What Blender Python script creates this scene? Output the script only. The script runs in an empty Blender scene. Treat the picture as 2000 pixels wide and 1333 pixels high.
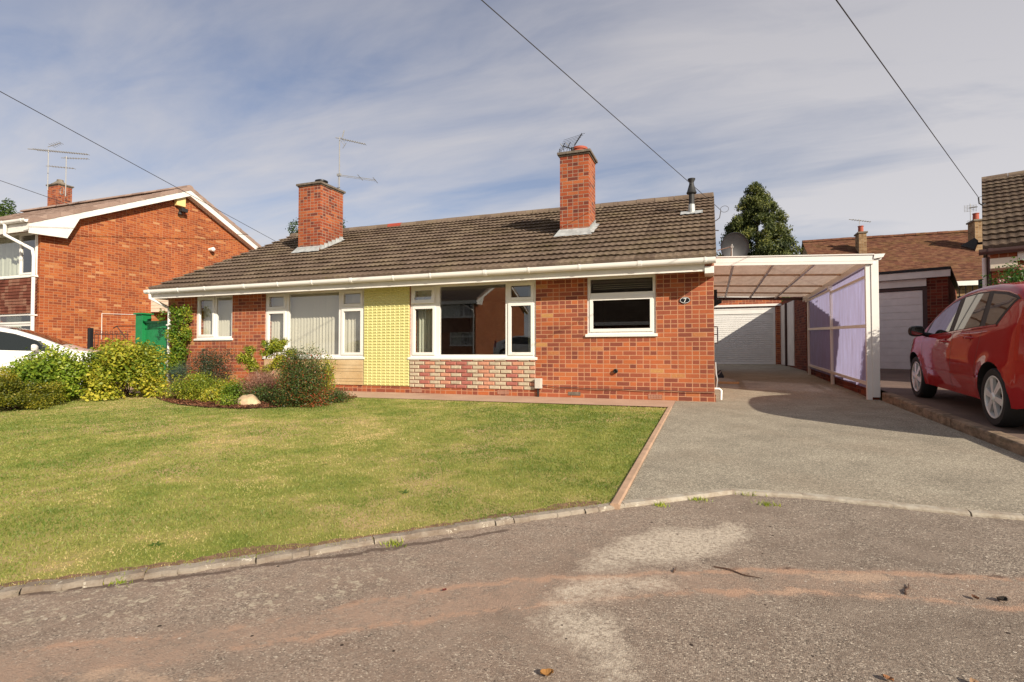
import bpy, bmesh, math, random
import numpy as np
from mathutils import Vector, Matrix
R = math.radians
random.seed(7); rng = np.random.default_rng(11)
sc = bpy.context.scene
COL = sc.collection

# ------------------------------------------------------------------ camera
CAM = Vector((-.04, -9.3, .78)); FPX = 1052.0; YAW = R(20.34); PIT = R(1.334)
cd = bpy.data.cameras.new('camera'); cam = bpy.data.objects.new('camera', cd); COL.objects.link(cam)
cd.sensor_width = 36; cd.lens = FPX / 2000 * 36; cd.clip_end = 3000; cd.clip_start = .05
cam.location = CAM; cam.rotation_euler = (R(90) + PIT, 0, YAW); sc.camera = cam
FW = Vector((-math.sin(YAW)*math.cos(PIT), math.cos(YAW)*math.cos(PIT), math.sin(PIT)))
RT = Vector((math.cos(YAW), math.sin(YAW), 0)); UP = RT.cross(FW)
def ray(px, py): return FW + RT*((px-1000)/FPX) + UP*((666.5-py)/FPX)
def at(px, py, ax, val):
    d = ray(px, py); return CAM + d*((val-CAM[ax])/d[ax])
def atz(px, py, Zc): return CAM + ray(px, py)*Zc
GP = [(-400, .45), (-22, .45), (-15, -.25), (-10, -.25), (-6, -.21), (0, 0), (15, .495), (2000, .495)]
def g(Y):
    for (a, b), (c, d) in zip(GP, GP[1:]):
        if Y <= c: return b+(d-b)*(Y-a)/(c-a)
    return .495
def gn(Y): return .105+.043*Y           # the neighbour's raised drive
def atg(px, py):
    z = 0
    for _ in range(30):
        p = at(px, py, 2, z); z = g(p.y)
    return p

# ------------------------------------------------------------------ scene tree helpers
def tag(o, label=None, cat=None, group=None, kind=None):
    if label: o['label'] = label
    if cat: o['category'] = cat
    if group: o['group'] = group
    if kind: o['kind'] = kind
    return o
def empty(name, loc=(0, 0, 0), rz=0, label=None, cat=None, group=None, rx=0):
    o = bpy.data.objects.new(name, None); COL.objects.link(o); o.empty_display_size = .1
    o.location = loc; o.rotation_euler = (rx, 0, rz); return tag(o, label, cat, group)
def copy_tree(o, parent=None):
    c = o.copy(); COL.objects.link(c); c.parent = parent
    for ch in o.children: copy_tree(ch, c)
    return c

class MB:
    def __init__(s): s.v = []; s.f = []; s.m = []; s.uv = {}
    def face(s, pts, m=0, uv=None):
        b = len(s.v); s.v += [tuple(p) for p in pts]; s.f.append(tuple(range(b, b+len(pts)))); s.m.append(m)
        if uv: s.uv[len(s.f)-1] = uv
    def box(s, x0, x1, y0, y1, z0, z1, m=0, M=None):
        b = len(s.v)
        P = [(x0,y0,z0),(x1,y0,z0),(x1,y1,z0),(x0,y1,z0),(x0,y0,z1),(x1,y0,z1),(x1,y1,z1),(x0,y1,z1)]
        if M is not None: P = [tuple(M @ Vector(p)) for p in P]
        s.v += P
        for q in ((0,3,2,1),(4,5,6,7),(0,1,5,4),(1,2,6,5),(2,3,7,6),(3,0,4,7)):
            s.f.append(tuple(b+i for i in q)); s.m.append(m)
        return s
    def tube(s, pts, r, n=8, m=0, cap=True):
        pts = [Vector(p) for p in pts]; rs = r if isinstance(r, (list, tuple)) else [r]*len(pts)
        b = len(s.v); prev = None
        for i, p in enumerate(pts):
            d = (pts[min(i+1, len(pts)-1)]-pts[max(i-1, 0)]).normalized()
            if prev is None:
                a = d.cross(Vector((0,0,1)))
                if a.length < .05: a = d.cross(Vector((1,0,0)))
            else: a = prev-d*prev.dot(d)
            a.normalize(); prev = a; c = d.cross(a)
            for k in range(n):
                t = 2*math.pi*k/n; s.v.append(tuple(p+(a*math.cos(t)+c*math.sin(t))*rs[i]))
        for i in range(len(pts)-1):
            for k in range(n):
                s.f.append((b+i*n+k, b+i*n+(k+1)%n, b+(i+1)*n+(k+1)%n, b+(i+1)*n+k)); s.m.append(m)
        if cap:
            s.f.append(tuple(b+k for k in range(n))[::-1]); s.m.append(m)
            e = b+(len(pts)-1)*n; s.f.append(tuple(e+k for k in range(n))); s.m.append(m)
        return s
    def prism(s, prof, axis, a, c, m=0, M=None):     # closed 2-D profile swept along an axis
        def P(u, v, t):
            p = (t, u, v) if axis == 0 else ((u, t, v) if axis == 1 else (u, v, t))
            return tuple(M @ Vector(p)) if M is not None else p
        b = len(s.v); n = len(prof)
        s.v += [P(u, v, a) for u, v in prof]+[P(u, v, c) for u, v in prof]
        for k in range(n): s.f.append((b+k, b+(k+1)%n, b+n+(k+1)%n, b+n+k)); s.m.append(m)
        s.f.append(tuple(b+k for k in range(n))[::-1]); s.m.append(m)
        s.f.append(tuple(b+n+k for k in range(n))); s.m.append(m)
        return s
    def lathe(s, prof, c, n=20, m=0, axis=2, cap=True):        # profile (radius, height)
        b = len(s.v); c = Vector(c)
        for r, h in prof:
            for k in range(n):
                t = 2*math.pi*k/n; a, d = r*math.cos(t), r*math.sin(t)
                s.v.append(tuple(c+Vector((a, d, h) if axis == 2 else ((h, a, d) if axis == 0 else (a, h, d)))))
        for i in range(len(prof)-1):
            for k in range(n):
                s.f.append((b+i*n+k, b+i*n+(k+1)%n, b+(i+1)*n+(k+1)%n, b+(i+1)*n+k)); s.m.append(m)
        if not cap: return s
        s.f.append(tuple(b+k for k in range(n))[::-1]); s.m.append(m)
        e = b+(len(prof)-1)*n; s.f.append(tuple(e+k for k in range(n))); s.m.append(m)
        return s
    def build(s, name, mats, parent=None, smooth=False, bevel=0, fixn=True, loc=None):
        me = bpy.data.meshes.new(name); me.from_pydata(s.v, [], s.f)
        for mt in (mats if isinstance(mats, (list, tuple)) else [mats]): me.materials.append(mt)
        me.polygons.foreach_set('material_index', s.m)
        if fixn or bevel:
            bm = bmesh.new(); bm.from_mesh(me)
            if fixn: bmesh.ops.recalc_face_normals(bm, faces=bm.faces)
            if bevel:
                bmesh.ops.bevel(bm, geom=[e for e in bm.edges if len(e.link_faces) == 2 and e.calc_face_angle(0) > .6], offset=bevel, segments=2, affect='EDGES', profile=.6)
            bm.to_mesh(me); bm.free()
        uvl = me.uv_layers.new(name='UVMap'); boxuv(me, uvl)
        for k, uv in s.uv.items():
            for li, q in zip(me.polygons[k].loop_indices, uv): uvl.data[li].uv = q
        if smooth: smooth_mesh(me, smooth if smooth is not True else 35)
        o = bpy.data.objects.new(name, me); COL.objects.link(o)
        if loc is not None: o.location = loc
        if parent: o.parent = parent
        return o
def smooth_mesh(me, ang):
    me.polygons.foreach_set('use_smooth', [True]*len(me.polygons))
    bm = bmesh.new(); bm.from_mesh(me)
    for e in bm.edges:
        if len(e.link_faces) == 2 and e.calc_face_angle(0) > R(ang): e.smooth = False
    bm.to_mesh(me); bm.free()
def boxuv(me, uvl):
    for p in me.polygons:
        n = p.normal
        for li in p.loop_indices:
            c = me.vertices[me.loops[li].vertex_index].co
            if abs(n.z) > .8: uv = (c.x, c.y)
            elif abs(n.x) > abs(n.y): uv = (c.y, c.z)
            else: uv = (c.x, c.z)
            uvl.data[li].uv = uv
def mesh_np(name, V, F, mats, parent=None, tint=None, smooth=False):
    """fast mesh from arrays; F is (n,3) or (n,4)"""
    me = bpy.data.meshes.new(name); n, k = F.shape
    me.vertices.add(len(V)); me.vertices.foreach_set('co', V.astype(np.float32).ravel())
    me.loops.add(n*k); me.loops.foreach_set('vertex_index', F.astype(np.int32).ravel())
    me.polygons.add(n); me.polygons.foreach_set('loop_start', np.arange(0, n*k, k, dtype=np.int32))
    if smooth: me.polygons.foreach_set('use_smooth', np.ones(n, dtype=bool))
    me.update(calc_edges=True)
    for mt in (mats if isinstance(mats, (list, tuple)) else [mats]): me.materials.append(mt)
    if tint is not None:
        a = me.attributes.new('tint', 'FLOAT', 'POINT'); a.data.foreach_set('value', tint.astype(np.float32))
    o = bpy.data.objects.new(name, me); COL.objects.link(o)
    if parent: o.parent = parent
    return o

# ------------------------------------------------------------------ materials
class NT:
    def __init__(s, name):
        s.m = bpy.data.materials.new(name); s.m.use_nodes = True; s.t = s.m.node_tree
        s.p = s.t.nodes['Principled BSDF']; s.out = s.t.nodes['Material Output']
    def n(s, typ, _o=0, **kw):
        nd = s.t.nodes.new('ShaderNode'+typ)
        for k, v in kw.items():
            if hasattr(nd, k) and not k.startswith('i_'): setattr(nd, k, v)
            else:
                key = k[2:] if k.startswith('i_') else k
                key = int(key) if key.isdigit() else key.replace('_', ' ')
                s.set(nd.inputs[key], v)
        return nd
    def set(s, inp, v):
        if isinstance(v, bpy.types.NodeSocket): s.t.links.new(v, inp)
        elif isinstance(v, bpy.types.Node): s.t.links.new(v.outputs[0], inp)
        elif isinstance(v, (tuple, list)):
            v = tuple(v)
            if len(v) == 3 and inp.type == 'RGBA': v = v+(1,)
            inp.default_value = v
        else: inp.default_value = v
    def ps(s, **kw):
        for k, v in kw.items(): s.set(s.p.inputs[k.replace('_', ' ')], v)
    def coord(s, kind='Object', scale=None):
        c = s.n('TexCoord').outputs[kind]
        if scale is None: return c
        mp = s.n('Mapping'); s.set(mp.inputs['Vector'], c); mp.inputs['Scale'].default_value = scale if isinstance(scale, tuple) else (scale,)*3
        return mp.outputs[0]
    def noise(s, vec, scale, detail=4, rough=.55, dist=0, out='Fac'):
        nd = s.n('TexNoise'); s.set(nd.inputs['Vector'], vec); nd.inputs['Scale'].default_value = scale
        nd.inputs['Detail'].default_value = detail; nd.inputs['Roughness'].default_value = rough; nd.inputs['Distortion'].default_value = dist
        return nd.outputs[out]
    def ramp(s, fac, stops, interp='LINEAR'):
        nd = s.n('ValToRGB'); nd.color_ramp.interpolation = interp; e = nd.color_ramp.elements
        while len(e) < len(stops): e.new(.5)
        for el, (p, c) in zip(e, stops):
            el.position = p; el.color = (c, c, c, 1) if not isinstance(c, (tuple, list)) else tuple(c)+(1,)
        s.set(nd.inputs[0], fac); return nd.outputs[0]
    def mix(s, fac, a, b, mode='MIX'):
        nd = s.n('MixRGB', blend_type=mode); s.set(nd.inputs[0], fac); s.set(nd.inputs[1], a); s.set(nd.inputs[2], b); return nd.outputs[0]
    def math(s, op, a, b=0, clamp=False):
        nd = s.n('Math', operation=op, use_clamp=clamp); s.set(nd.inputs[0], a); s.set(nd.inputs[1], b); return nd.outputs[0]
    def bump(s, h, strength=.5, dist=.01, base=None):
        nd = s.n('Bump'); nd.inputs['Strength'].default_value = strength; nd.inputs['Distance'].default_value = dist
        s.set(nd.inputs['Height'], h)
        if base is not None: s.set(nd.inputs['Normal'], base)
        s.t.links.new(nd.outputs[0], s.p.inputs['Normal']); return nd.outputs[0]

def plain(name, col, rough=.5, metal=0, var=.12, nscale=6, bump=0, spec=None, coat=0):
    t = NT(name); c = t.coord()
    n1 = t.noise(c, nscale, 6); k = t.ramp(n1, [(.3, 1-var), (.7, 1+var*.4)])
    t.ps(Base_Color=t.mix(1, col, k, 'MULTIPLY'), Roughness=rough, Metallic=metal)
    if spec is not None: t.ps(Specular_IOR_Level=spec)
    if coat: t.ps(Coat_Weight=coat, Coat_Roughness=.03)
    if bump: t.bump(t.noise(c, nscale*12, 4), bump, .004)
    return t.m

def brick_mat(name, stops, mortar, squash=1, freq=2, heads=.5, hshift=.0, stain=.25, mort=.0075, light=0, w=.225, h=.075, warm=1):
    t = NT(name); uv = t.coord('UV')
    wob = t.n('MixRGB', blend_type='LINEAR_LIGHT'); wob.inputs[0].default_value = .0035
    t.set(wob.inputs[1], uv); t.set(wob.inputs[2], t.noise(uv, 14, 3, out='Color'))
    b = t.n('TexBrick', offset=.5, squash=squash, squash_frequency=freq)
    t.set(b.inputs['Vector'], wob.outputs[0]); b.inputs['Color1'].default_value = (0,0,0,1); b.inputs['Color2'].default_value = (1,1,1,1)
    b.inputs['Mortar'].default_value = (.5,.5,.5,1); b.inputs['Scale'].default_value = 1; b.inputs['Mortar Size'].default_value = mort
    b.inputs['Mortar Smooth'].default_value = .25; b.inputs['Brick Width'].default_value = w; b.inputs['Row Height'].default_value = h
    b2 = t.n('TexBrick', offset=0.0); t.set(b2.inputs['Vector'], wob.outputs[0]); b2.inputs['Color1'].default_value = (0,0,0,1); b2.inputs['Color2'].default_value = (1,1,1,1)
    b2.inputs['Mortar'].default_value = (.5,.5,.5,1); b2.inputs['Scale'].default_value = 1; b2.inputs['Mortar Size'].default_value = mort; b2.inputs['Mortar Smooth'].default_value = .25
    b2.inputs['Brick Width'].default_value = w/2; b2.inputs['Row Height'].default_value = h
    wn_ = t.n('TexWhiteNoise', noise_dimensions='1D'); t.set(wn_.inputs['W'], t.math('MULTIPLY', b.outputs['Color'], 91.7))
    pick = t.math('MULTIPLY', t.math('LESS_THAN', wn_.outputs['Value'], heads), 1)
    bc = t.mix(pick, b.outputs['Color'], t.math('ADD', t.math('MULTIPLY', b2.outputs['Color'], .8), hshift)); bf = t.mix(pick, b.outputs['Fac'], b2.outputs['Fac'])
    val = t.math('ADD', bc, t.math('MULTIPLY', t.math('SUBTRACT', t.noise(uv, 45, 5, .7), .5), .28))
    col = t.ramp(val, stops)
    col = t.mix(1, col, t.ramp(t.noise(uv, 160, 3, .7), [(.3, .72), (.7, 1.15)]), 'MULTIPLY')
    mc = t.mix(t.noise(uv, 30, 4), mortar, tuple(x*.72 for x in mortar))
    full = t.mix(bf, col, mc)
    full = t.mix(1, full, t.ramp(t.noise(uv, .9, 5, .6), [(.3, 1-stain), (.65, 1.05)]), 'MULTIPLY')
    if light:   # pale lime bloom in flecks
        f = t.ramp(t.noise(uv, 22, 5, .75), [(.62, 0), (.74, light)])
        full = t.mix(f, full, (.55, .38, .26))
    t.ps(Base_Color=full, Roughness=.9, Specular_IOR_Level=.2)
    hgt = t.math('ADD', t.math('MULTIPLY', bf, -1), t.math('MULTIPLY', t.noise(uv, 120, 4, .7), .5))
    t.bump(hgt, .7, .006); return t.m
BR = [(0, (.20,.062,.042)), (.3, (.30,.086,.048)), (.55, (.39,.110,.050)), (.8, (.47,.135,.048)), (.93, (.44,.165,.070)), (1, (.50,.27,.10))]
M = {}
M['brick'] = brick_mat('red brick of the bungalow', BR, (.60,.31,.18), stain=.2)
M['brick_gable'] = brick_mat('orange red brick of the tall house', [(0,(.22,.055,.024)),(.3,(.31,.074,.026)),(.6,(.38,.098,.030)),(.9,(.43,.14,.042)),(1,(.50,.26,.12))], (.47,.225,.115), stain=.18, light=.8, heads=.45, squash=1, mort=.0075)
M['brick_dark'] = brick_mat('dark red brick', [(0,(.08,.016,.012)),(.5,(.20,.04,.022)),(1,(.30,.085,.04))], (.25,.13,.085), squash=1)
M['brick_chim'] = brick_mat('chimney brick', [(0,(.13,.04,.03)),(.25,(.27,.058,.028)),(.6,(.38,.09,.034)),(1,(.45,.14,.055))], (.40,.28,.20), squash=1, mort=.007, stain=.3)
M['brick_brown'] = brick_mat('brown brick', [(0,(.20,.11,.05)),(.5,(.32,.20,.10)),(1,(.40,.27,.15))], (.40,.32,.22), squash=1)
M['upvc'] = plain('white upvc', (.80,.785,.74), .32, var=.06, nscale=3)
M['fascia'] = plain('white painted board', (.78,.75,.69), .45, var=.12, nscale=2.5)
M['cream'] = plain('cream cladding', (.74,.66,.52), .5, var=.1)
M['white_shade'] = plain('off white render', (.74,.70,.65), .8, var=.15, nscale=3, bump=.3)
M['black'] = plain('black metal', (.012,.012,.014), .4)
M['blackrough'] = plain('black plastic', (.02,.02,.02), .6)
M['grey_metal'] = plain('galvanised metal', (.42,.42,.42), .4, .8)
M['alu'] = plain('aerial aluminium', (.34,.34,.33), .45, .3)
M['lead'] = plain('lead flashing', (.46,.48,.47), .5, .2, var=.35, nscale=9)
M['clay'] = plain('red clay pot', (.35,.07,.035), .75)
M['mortarcap'] = plain('mortar flaunching', (.20,.17,.13), .9, var=.4, bump=.5)
M['cap'] = plain('weathered concrete cap', (.16,.13,.10), .9, var=.5, nscale=14, bump=.6)
t = NT('stained concrete kerb'); c = t.coord()
col = t.mix(t.ramp(t.noise(c, 6, 6, .7), [(.42, 0), (.62, 1)]), (.31,.265,.21), (.19,.145,.105))
col = t.mix(t.ramp(t.noise(c, 17, 5, .75), [(.60, 0), (.66, .9)]), col, (.62,.57,.46))
col = t.mix(t.ramp(t.noise(c, 9, 5, .75), [(.60, 0), (.70, .7)]), col, (.07,.06,.03))
sx = t.n('SeparateXYZ'); t.set(sx.inputs[0], c); newer = t.ramp(t.math('ADD', t.math('MULTIPLY', sx.outputs[0], .5), .8), [(.35, 0), (.65, .75)])
col = t.mix(newer, col, t.mix(t.ramp(t.noise(c, 12, 5, .7), [(.4, 0), (.65, 1)]), (.46,.42,.34), (.34,.28,.21)))
t.ps(Base_Color=col, Roughness=.95); t.bump(t.noise(c, 40, 6, .8), .9, .01); M['conc'] = t.m
M['edging'] = plain('pink concrete edging', (.44,.29,.19), .9, var=.25, nscale=9, bump=.5)
M['brown_paint'] = plain('dark brown painted wood', (.05,.016,.012), .5)
M['ply'] = plain('raw timber board', (.45,.24,.09), .7, var=.2, nscale=14)
M['green_paint'] = plain('bright green painted timber', (.012,.20,.062), .42, var=.15, nscale=8)
M['iron'] = plain('rusty wrought iron', (.07,.028,.02), .7, var=.4)
M['yellowbox'] = plain('yellowed plastic', (.80,.62,.26), .5)
M['garage_white'] = plain('white garage door', (.74,.73,.70), .45, var=.07)
M['garage_lilac'] = plain('off white ribbed garage door', (.80,.76,.73), .5, var=.1)
M['felt'] = plain('black roofing felt', (.02,.02,.022), .8)
M['room'] = plain('plaster', (.30,.27,.23), .9)
M['carpet'] = plain('carpet', (.10,.08,.06), .95)
M['cable'] = plain('black cable', (.035,.033,.033), .6)
M['stone'] = plain('buff sandstone rock', (.55,.40,.24), .9, var=.35, nscale=12, bump=.8)
M['twig'] = plain('brown bark', (.10,.055,.035), .9, var=.4, nscale=20)
M['paletwig'] = plain('pale dry stems', (.42,.27,.19), .9, var=.2)
M['meter'] = plain('grey plastic box', (.55,.52,.46), .5)
M['rubber'] = plain('tyre rubber', (.016,.016,.017), .75)
M['rim'] = plain('silver alloy', (.72,.72,.70), .3, .25, var=.04)
M['brass_dark'] = plain('dark oval plate', (.01,.01,.012), .3)
M['letter'] = plain('white painted numeral', (.8,.8,.78), .5)
M['gut_brown'] = plain('brown plastic gutter', (.09,.05,.045), .35)

def carpaint(name, col, coat=1):
    t = NT(name); c = t.coord()
    t.ps(Base_Color=t.mix(t.noise(c, 500, 1), col, tuple(x*1.25 for x in col)), Roughness=.5, Metallic=.0, Coat_Weight=.75*coat, Coat_Roughness=.02, Specular_IOR_Level=.12); return t.m
M['redcar'] = carpaint('metallic red car paint', (.29,.002,.006))
t = NT('white car paint'); t.ps(Base_Color=(.78,.78,.74), Roughness=.35, Coat_Weight=.8, Coat_Roughness=.04); M['whitecar'] = t.m

def glass(name, tint=(.93,.95,.94), refl=.08, rough=.0):
    t = NT(name); t.t.nodes.remove(t.p)
    lw = t.n('LayerWeight'); lw.inputs['Blend'].default_value = .5
    fac = t.math('ADD', t.math('MULTIPLY', t.math('POWER', lw.outputs['Facing'], 4.0), .85), refl+.06, True)
    tr = t.n('BsdfTransparent'); tr.inputs[0].default_value = tint+(1,)
    gl = t.n('BsdfGlossy'); gl.inputs['Roughness'].default_value = rough; gl.inputs['Color'].default_value = (1,1,1,1)
    mx = t.n('MixShader'); t.set(mx.inputs[0], fac); t.t.links.new(tr.outputs[0], mx.inputs[1]); t.t.links.new(gl.outputs[0], mx.inputs[2])
    t.t.links.new(mx.outputs[0], t.out.inputs[0]); return t.m
M['glass'] = glass('window glass')
M['carglass'] = glass('car glass', (.50,.56,.53), .06)

def translucent(name, col, fac=.5, rough=.4):
    t = NT(name); t.ps(Base_Color=col, Roughness=rough)
    tl = t.n('BsdfTranslucent'); t.set(tl.inputs[0], col)
    mx = t.n('MixShader'); mx.inputs[0].default_value = fac
    t.t.links.new(t.p.outputs[0], mx.inputs[1]); t.t.links.new(tl.outputs[0], mx.inputs[2]); t.t.links.new(mx.outputs[0], t.out.inputs[0])
    return t
M['blind'] = translucent('cream vertical blind', (.72,.68,.56), .25, .7).m
M['curtain'] = translucent('pale curtain', (.62,.64,.52), .25, .8).m
# translucent corrugated plastic
t = NT('lilac corrugated plastic'); c = t.coord()
col = t.mix(t.ramp(t.noise(t.coord('Object', (6, 6, .6)), 3, 5, .6), [(.35, 0), (.7, 1)]), (.58,.58,.86), (.48,.45,.64))
t.ps(Base_Color=col, Roughness=.35)
tl = t.n('BsdfTranslucent'); t.set(tl.inputs[0], col); tp = t.n('BsdfTransparent'); t.set(tp.inputs[0], col)
m1 = t.n('MixShader'); m1.inputs[0].default_value = .55; t.t.links.new(t.p.outputs[0], m1.inputs[1]); t.t.links.new(tl.outputs[0], m1.inputs[2])
m2 = t.n('MixShader'); m2.inputs[0].default_value = .22; t.t.links.new(m1.outputs[0], m2.inputs[1]); t.t.links.new(tp.outputs[0], m2.inputs[2])
t.t.links.new(m2.outputs[0], t.out.inputs[0]); M['pvc'] = t.m
t = NT('dirty clear roof sheet'); c = t.coord()
col = t.mix(t.ramp(t.noise(t.coord('Object', (4, .8, 1)), 3, 6, .65), [(.3, 0), (.7, 1)]), (.78,.64,.52), (.60,.46,.36))
t.ps(Base_Color=col, Roughness=.5)
tl = t.n('BsdfTranslucent'); t.set(tl.inputs[0], col)
m1 = t.n('MixShader'); m1.inputs[0].default_value = .42; t.t.links.new(t.p.outputs[0], m1.inputs[1]); t.t.links.new(tl.outputs[0], m1.inputs[2])
t.t.links.new(m1.outputs[0], t.out.inputs[0]); M['roofsheet'] = t.m

def tile_mat(name, c0, c1, c2, moss=.4, w=.33, h=.33, lich=.6):
    t = NT(name); uv = t.coord('UV')
    b = t.n('TexBrick', offset=0.0); t.set(b.inputs['Vector'], uv); b.inputs['Color1'].default_value = (0,0,0,1); b.inputs['Color2'].default_value = (1,1,1,1)
    b.inputs['Scale'].default_value = 1; b.inputs['Mortar Size'].default_value = .004; b.inputs['Brick Width'].default_value = w; b.inputs['Row Height'].default_value = h
    b.inputs['Mortar'].default_value = (.2,.2,.2,1); b.inputs['Mortar Smooth'].default_value = .4
    v = t.math('ADD', t.math('MULTIPLY', b.outputs['Color'], .55), t.math('MULTIPLY', t.noise(uv, 5, 6, .65), .5))
    col = t.ramp(v, [(.15, c0), (.5, c1), (.85, c2)])
    col = t.mix(1, col, t.ramp(t.noise(uv, 90, 4, .7), [(.3, .70), (.7, 1.2)]), 'MULTIPLY')
    mo = t.math('MULTIPLY', t.ramp(t.noise(uv, 1.1, 5, .6), [(.48, 0), (.62, 1)]), t.ramp(t.noise(uv, 26, 5, .7), [(.5, 0), (.62, 1)]))
    col = t.mix(t.math('MULTIPLY', mo, moss), col, (.11,.095,.02))
    vo = t.n('TexVoronoi'); t.set(vo.inputs['Vector'], uv); vo.inputs['Scale'].default_value = 4.2
    sp = t.math('MULTIPLY', t.math('LESS_THAN', t.math('ADD', vo.outputs['Distance'], t.math('MULTIPLY', t.noise(uv, 60, 3), .12)), .13), t.ramp(t.noise(uv, 3.3, 3), [(.5, 0), (.56, 1)]))
    col = t.mix(t.math('MULTIPLY', sp, lich), col, (.42,.36,.27))
    t.ps(Base_Color=col, Roughness=.92, Specular_IOR_Level=.2)
    t.bump(t.math('ADD', t.noise(uv, 110, 4, .7), t.math('MULTIPLY', b.outputs['Fac'], -1.5)), .6, .004); return t.m
M['tile'] = tile_mat('brown concrete roof tiles', (.115,.082,.060), (.172,.126,.096), (.225,.172,.122), moss=.7)
M['tile_pink'] = tile_mat('faded pink brown tiles', (.22,.15,.12), (.31,.22,.18), (.38,.28,.23), moss=.1, lich=.1)
M['tile_red'] = tile_mat('weathered red plain tiles', (.085,.034,.022), (.16,.066,.040), (.22,.115,.062), moss=1, w=.18, h=.11, lich=.2)
M['tile_hung'] = tile_mat('red brown hung tiles', (.09,.028,.018), (.17,.055,.035), (.28,.15,.10), moss=0, w=.17, h=.2, lich=0)
M['ridge_red'] = plain('new red ridge tile', (.33,.055,.03), .8)

def leafmat(name, a, b, c=None, trans=.35, rough=.45):
    t = NT(name); at_ = t.n('Attribute', attribute_name='tint')
    col = t.ramp(at_.outputs['Fac'], [(0, a), (.6, b), (1, c or b)])
    t.ps(Base_Color=col, Roughness=rough, Specular_IOR_Level=.35)
    tl = t.n('BsdfTranslucent'); t.set(tl.inputs[0], t.mix(1, col, (1.2,1.25,.5), 'MULTIPLY'))
    mx = t.n('MixShader'); mx.inputs[0].default_value = trans
    t.t.links.new(t.p.outputs[0], mx.inputs[1]); t.t.links.new(tl.outputs[0], mx.inputs[2]); t.t.links.new(mx.outputs[0], t.out.inputs[0]); return t.m
L = {}
L['bright'] = leafmat('fresh green leaves', (.08,.15,.012), (.22,.31,.03), (.46,.48,.06))
L['yellow'] = leafmat('yellow green leaves', (.10,.16,.015), (.30,.33,.03), (.58,.50,.06))
L['olive'] = leafmat('olive hedge leaves', (.05,.075,.008), (.16,.17,.015), (.36,.30,.03))
L['dark'] = leafmat('dark green leaves', (.012,.035,.014), (.035,.065,.03), (.10,.06,.04), .2)
L['cot'] = leafmat('cotoneaster leaves and berries', (.03,.06,.012), (.095,.135,.03), (.34,.06,.025), .2)
L['blue'] = leafmat('blue green needles', (.03,.06,.05), (.075,.12,.095), (.12,.16,.12), .2)
L['heather'] = leafmat('dried pink heather', (.26,.14,.10), (.46,.24,.18), (.55,.34,.25), .2)
L['conifer'] = leafmat('conifer sprays', (.020,.034,.009), (.085,.105,.020), (.25,.24,.05), .15, .6)
L['tree'] = leafmat('tree leaves', (.03,.06,.012), (.08,.13,.02), (.14,.18,.03))
L['rose'] = leafmat('flowering shrub', (.03,.09,.015), (.08,.17,.03), (.14,.22,.05))
L['flower'] = leafmat('pink and white petals', (.7,.12,.2), (.75,.4,.45), (.8,.75,.75), .3)
L['vine'] = leafmat('climber leaves', (.05,.12,.012), (.16,.25,.02), (.42,.40,.04))
L['grass'] = leafmat('grass blades', (.15,.215,.040), (.34,.35,.095), (.66,.50,.27), .42, .5)
L['litter'] = leafmat('bark chips and leaf litter', (.06,.025,.012), (.17,.06,.025), (.30,.14,.07), 0, .9)
# ------------------------------------------------------------------ ground sheets
def sheet(name, poly, dz, mat, zf=g, kind='structure', grid=0):
    bm = bmesh.new(); vs = [bm.verts.new((p[0], p[1], 0)) for p in poly]; f = bm.faces.new(vs)
    if f.normal.z < 0: f.normal_flip()
    for Y in (15, 0, -6, -10, -15, -22):
        bmesh.ops.bisect_plane(bm, geom=bm.verts[:]+bm.edges[:]+bm.faces[:], plane_co=(0, Y, 0), plane_no=(0, 1, 0))
    bmesh.ops.triangulate(bm, faces=bm.faces)
    for v in bm.verts: v.co.z = zf(v.co.y)+dz
    me = bpy.data.meshes.new(name); bm.to_mesh(me); bm.free()
    uvl = me.uv_layers.new(name='UVMap')
    for l in me.loops: c = me.vertices[l.vertex_index].co; uvl.data[l.index].uv = (c.x, c.y)
    me.materials.append(mat); o = bpy.data.objects.new(name, me); COL.objects.link(o)
    if kind: o['kind'] = kind
    return o
def inpoly(px, py, poly):
    inside = np.zeros(px.shape, bool); n = len(poly)
    for i in range(n):
        x1, y1 = poly[i][:2]; x2, y2 = poly[(i+1) % n][:2]
        c = ((y1 > py) != (y2 > py)) & (px < (x2-x1)*(py-y1)/((y2-y1) or 1e-9)+x1); inside ^= c
    return inside

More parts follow.
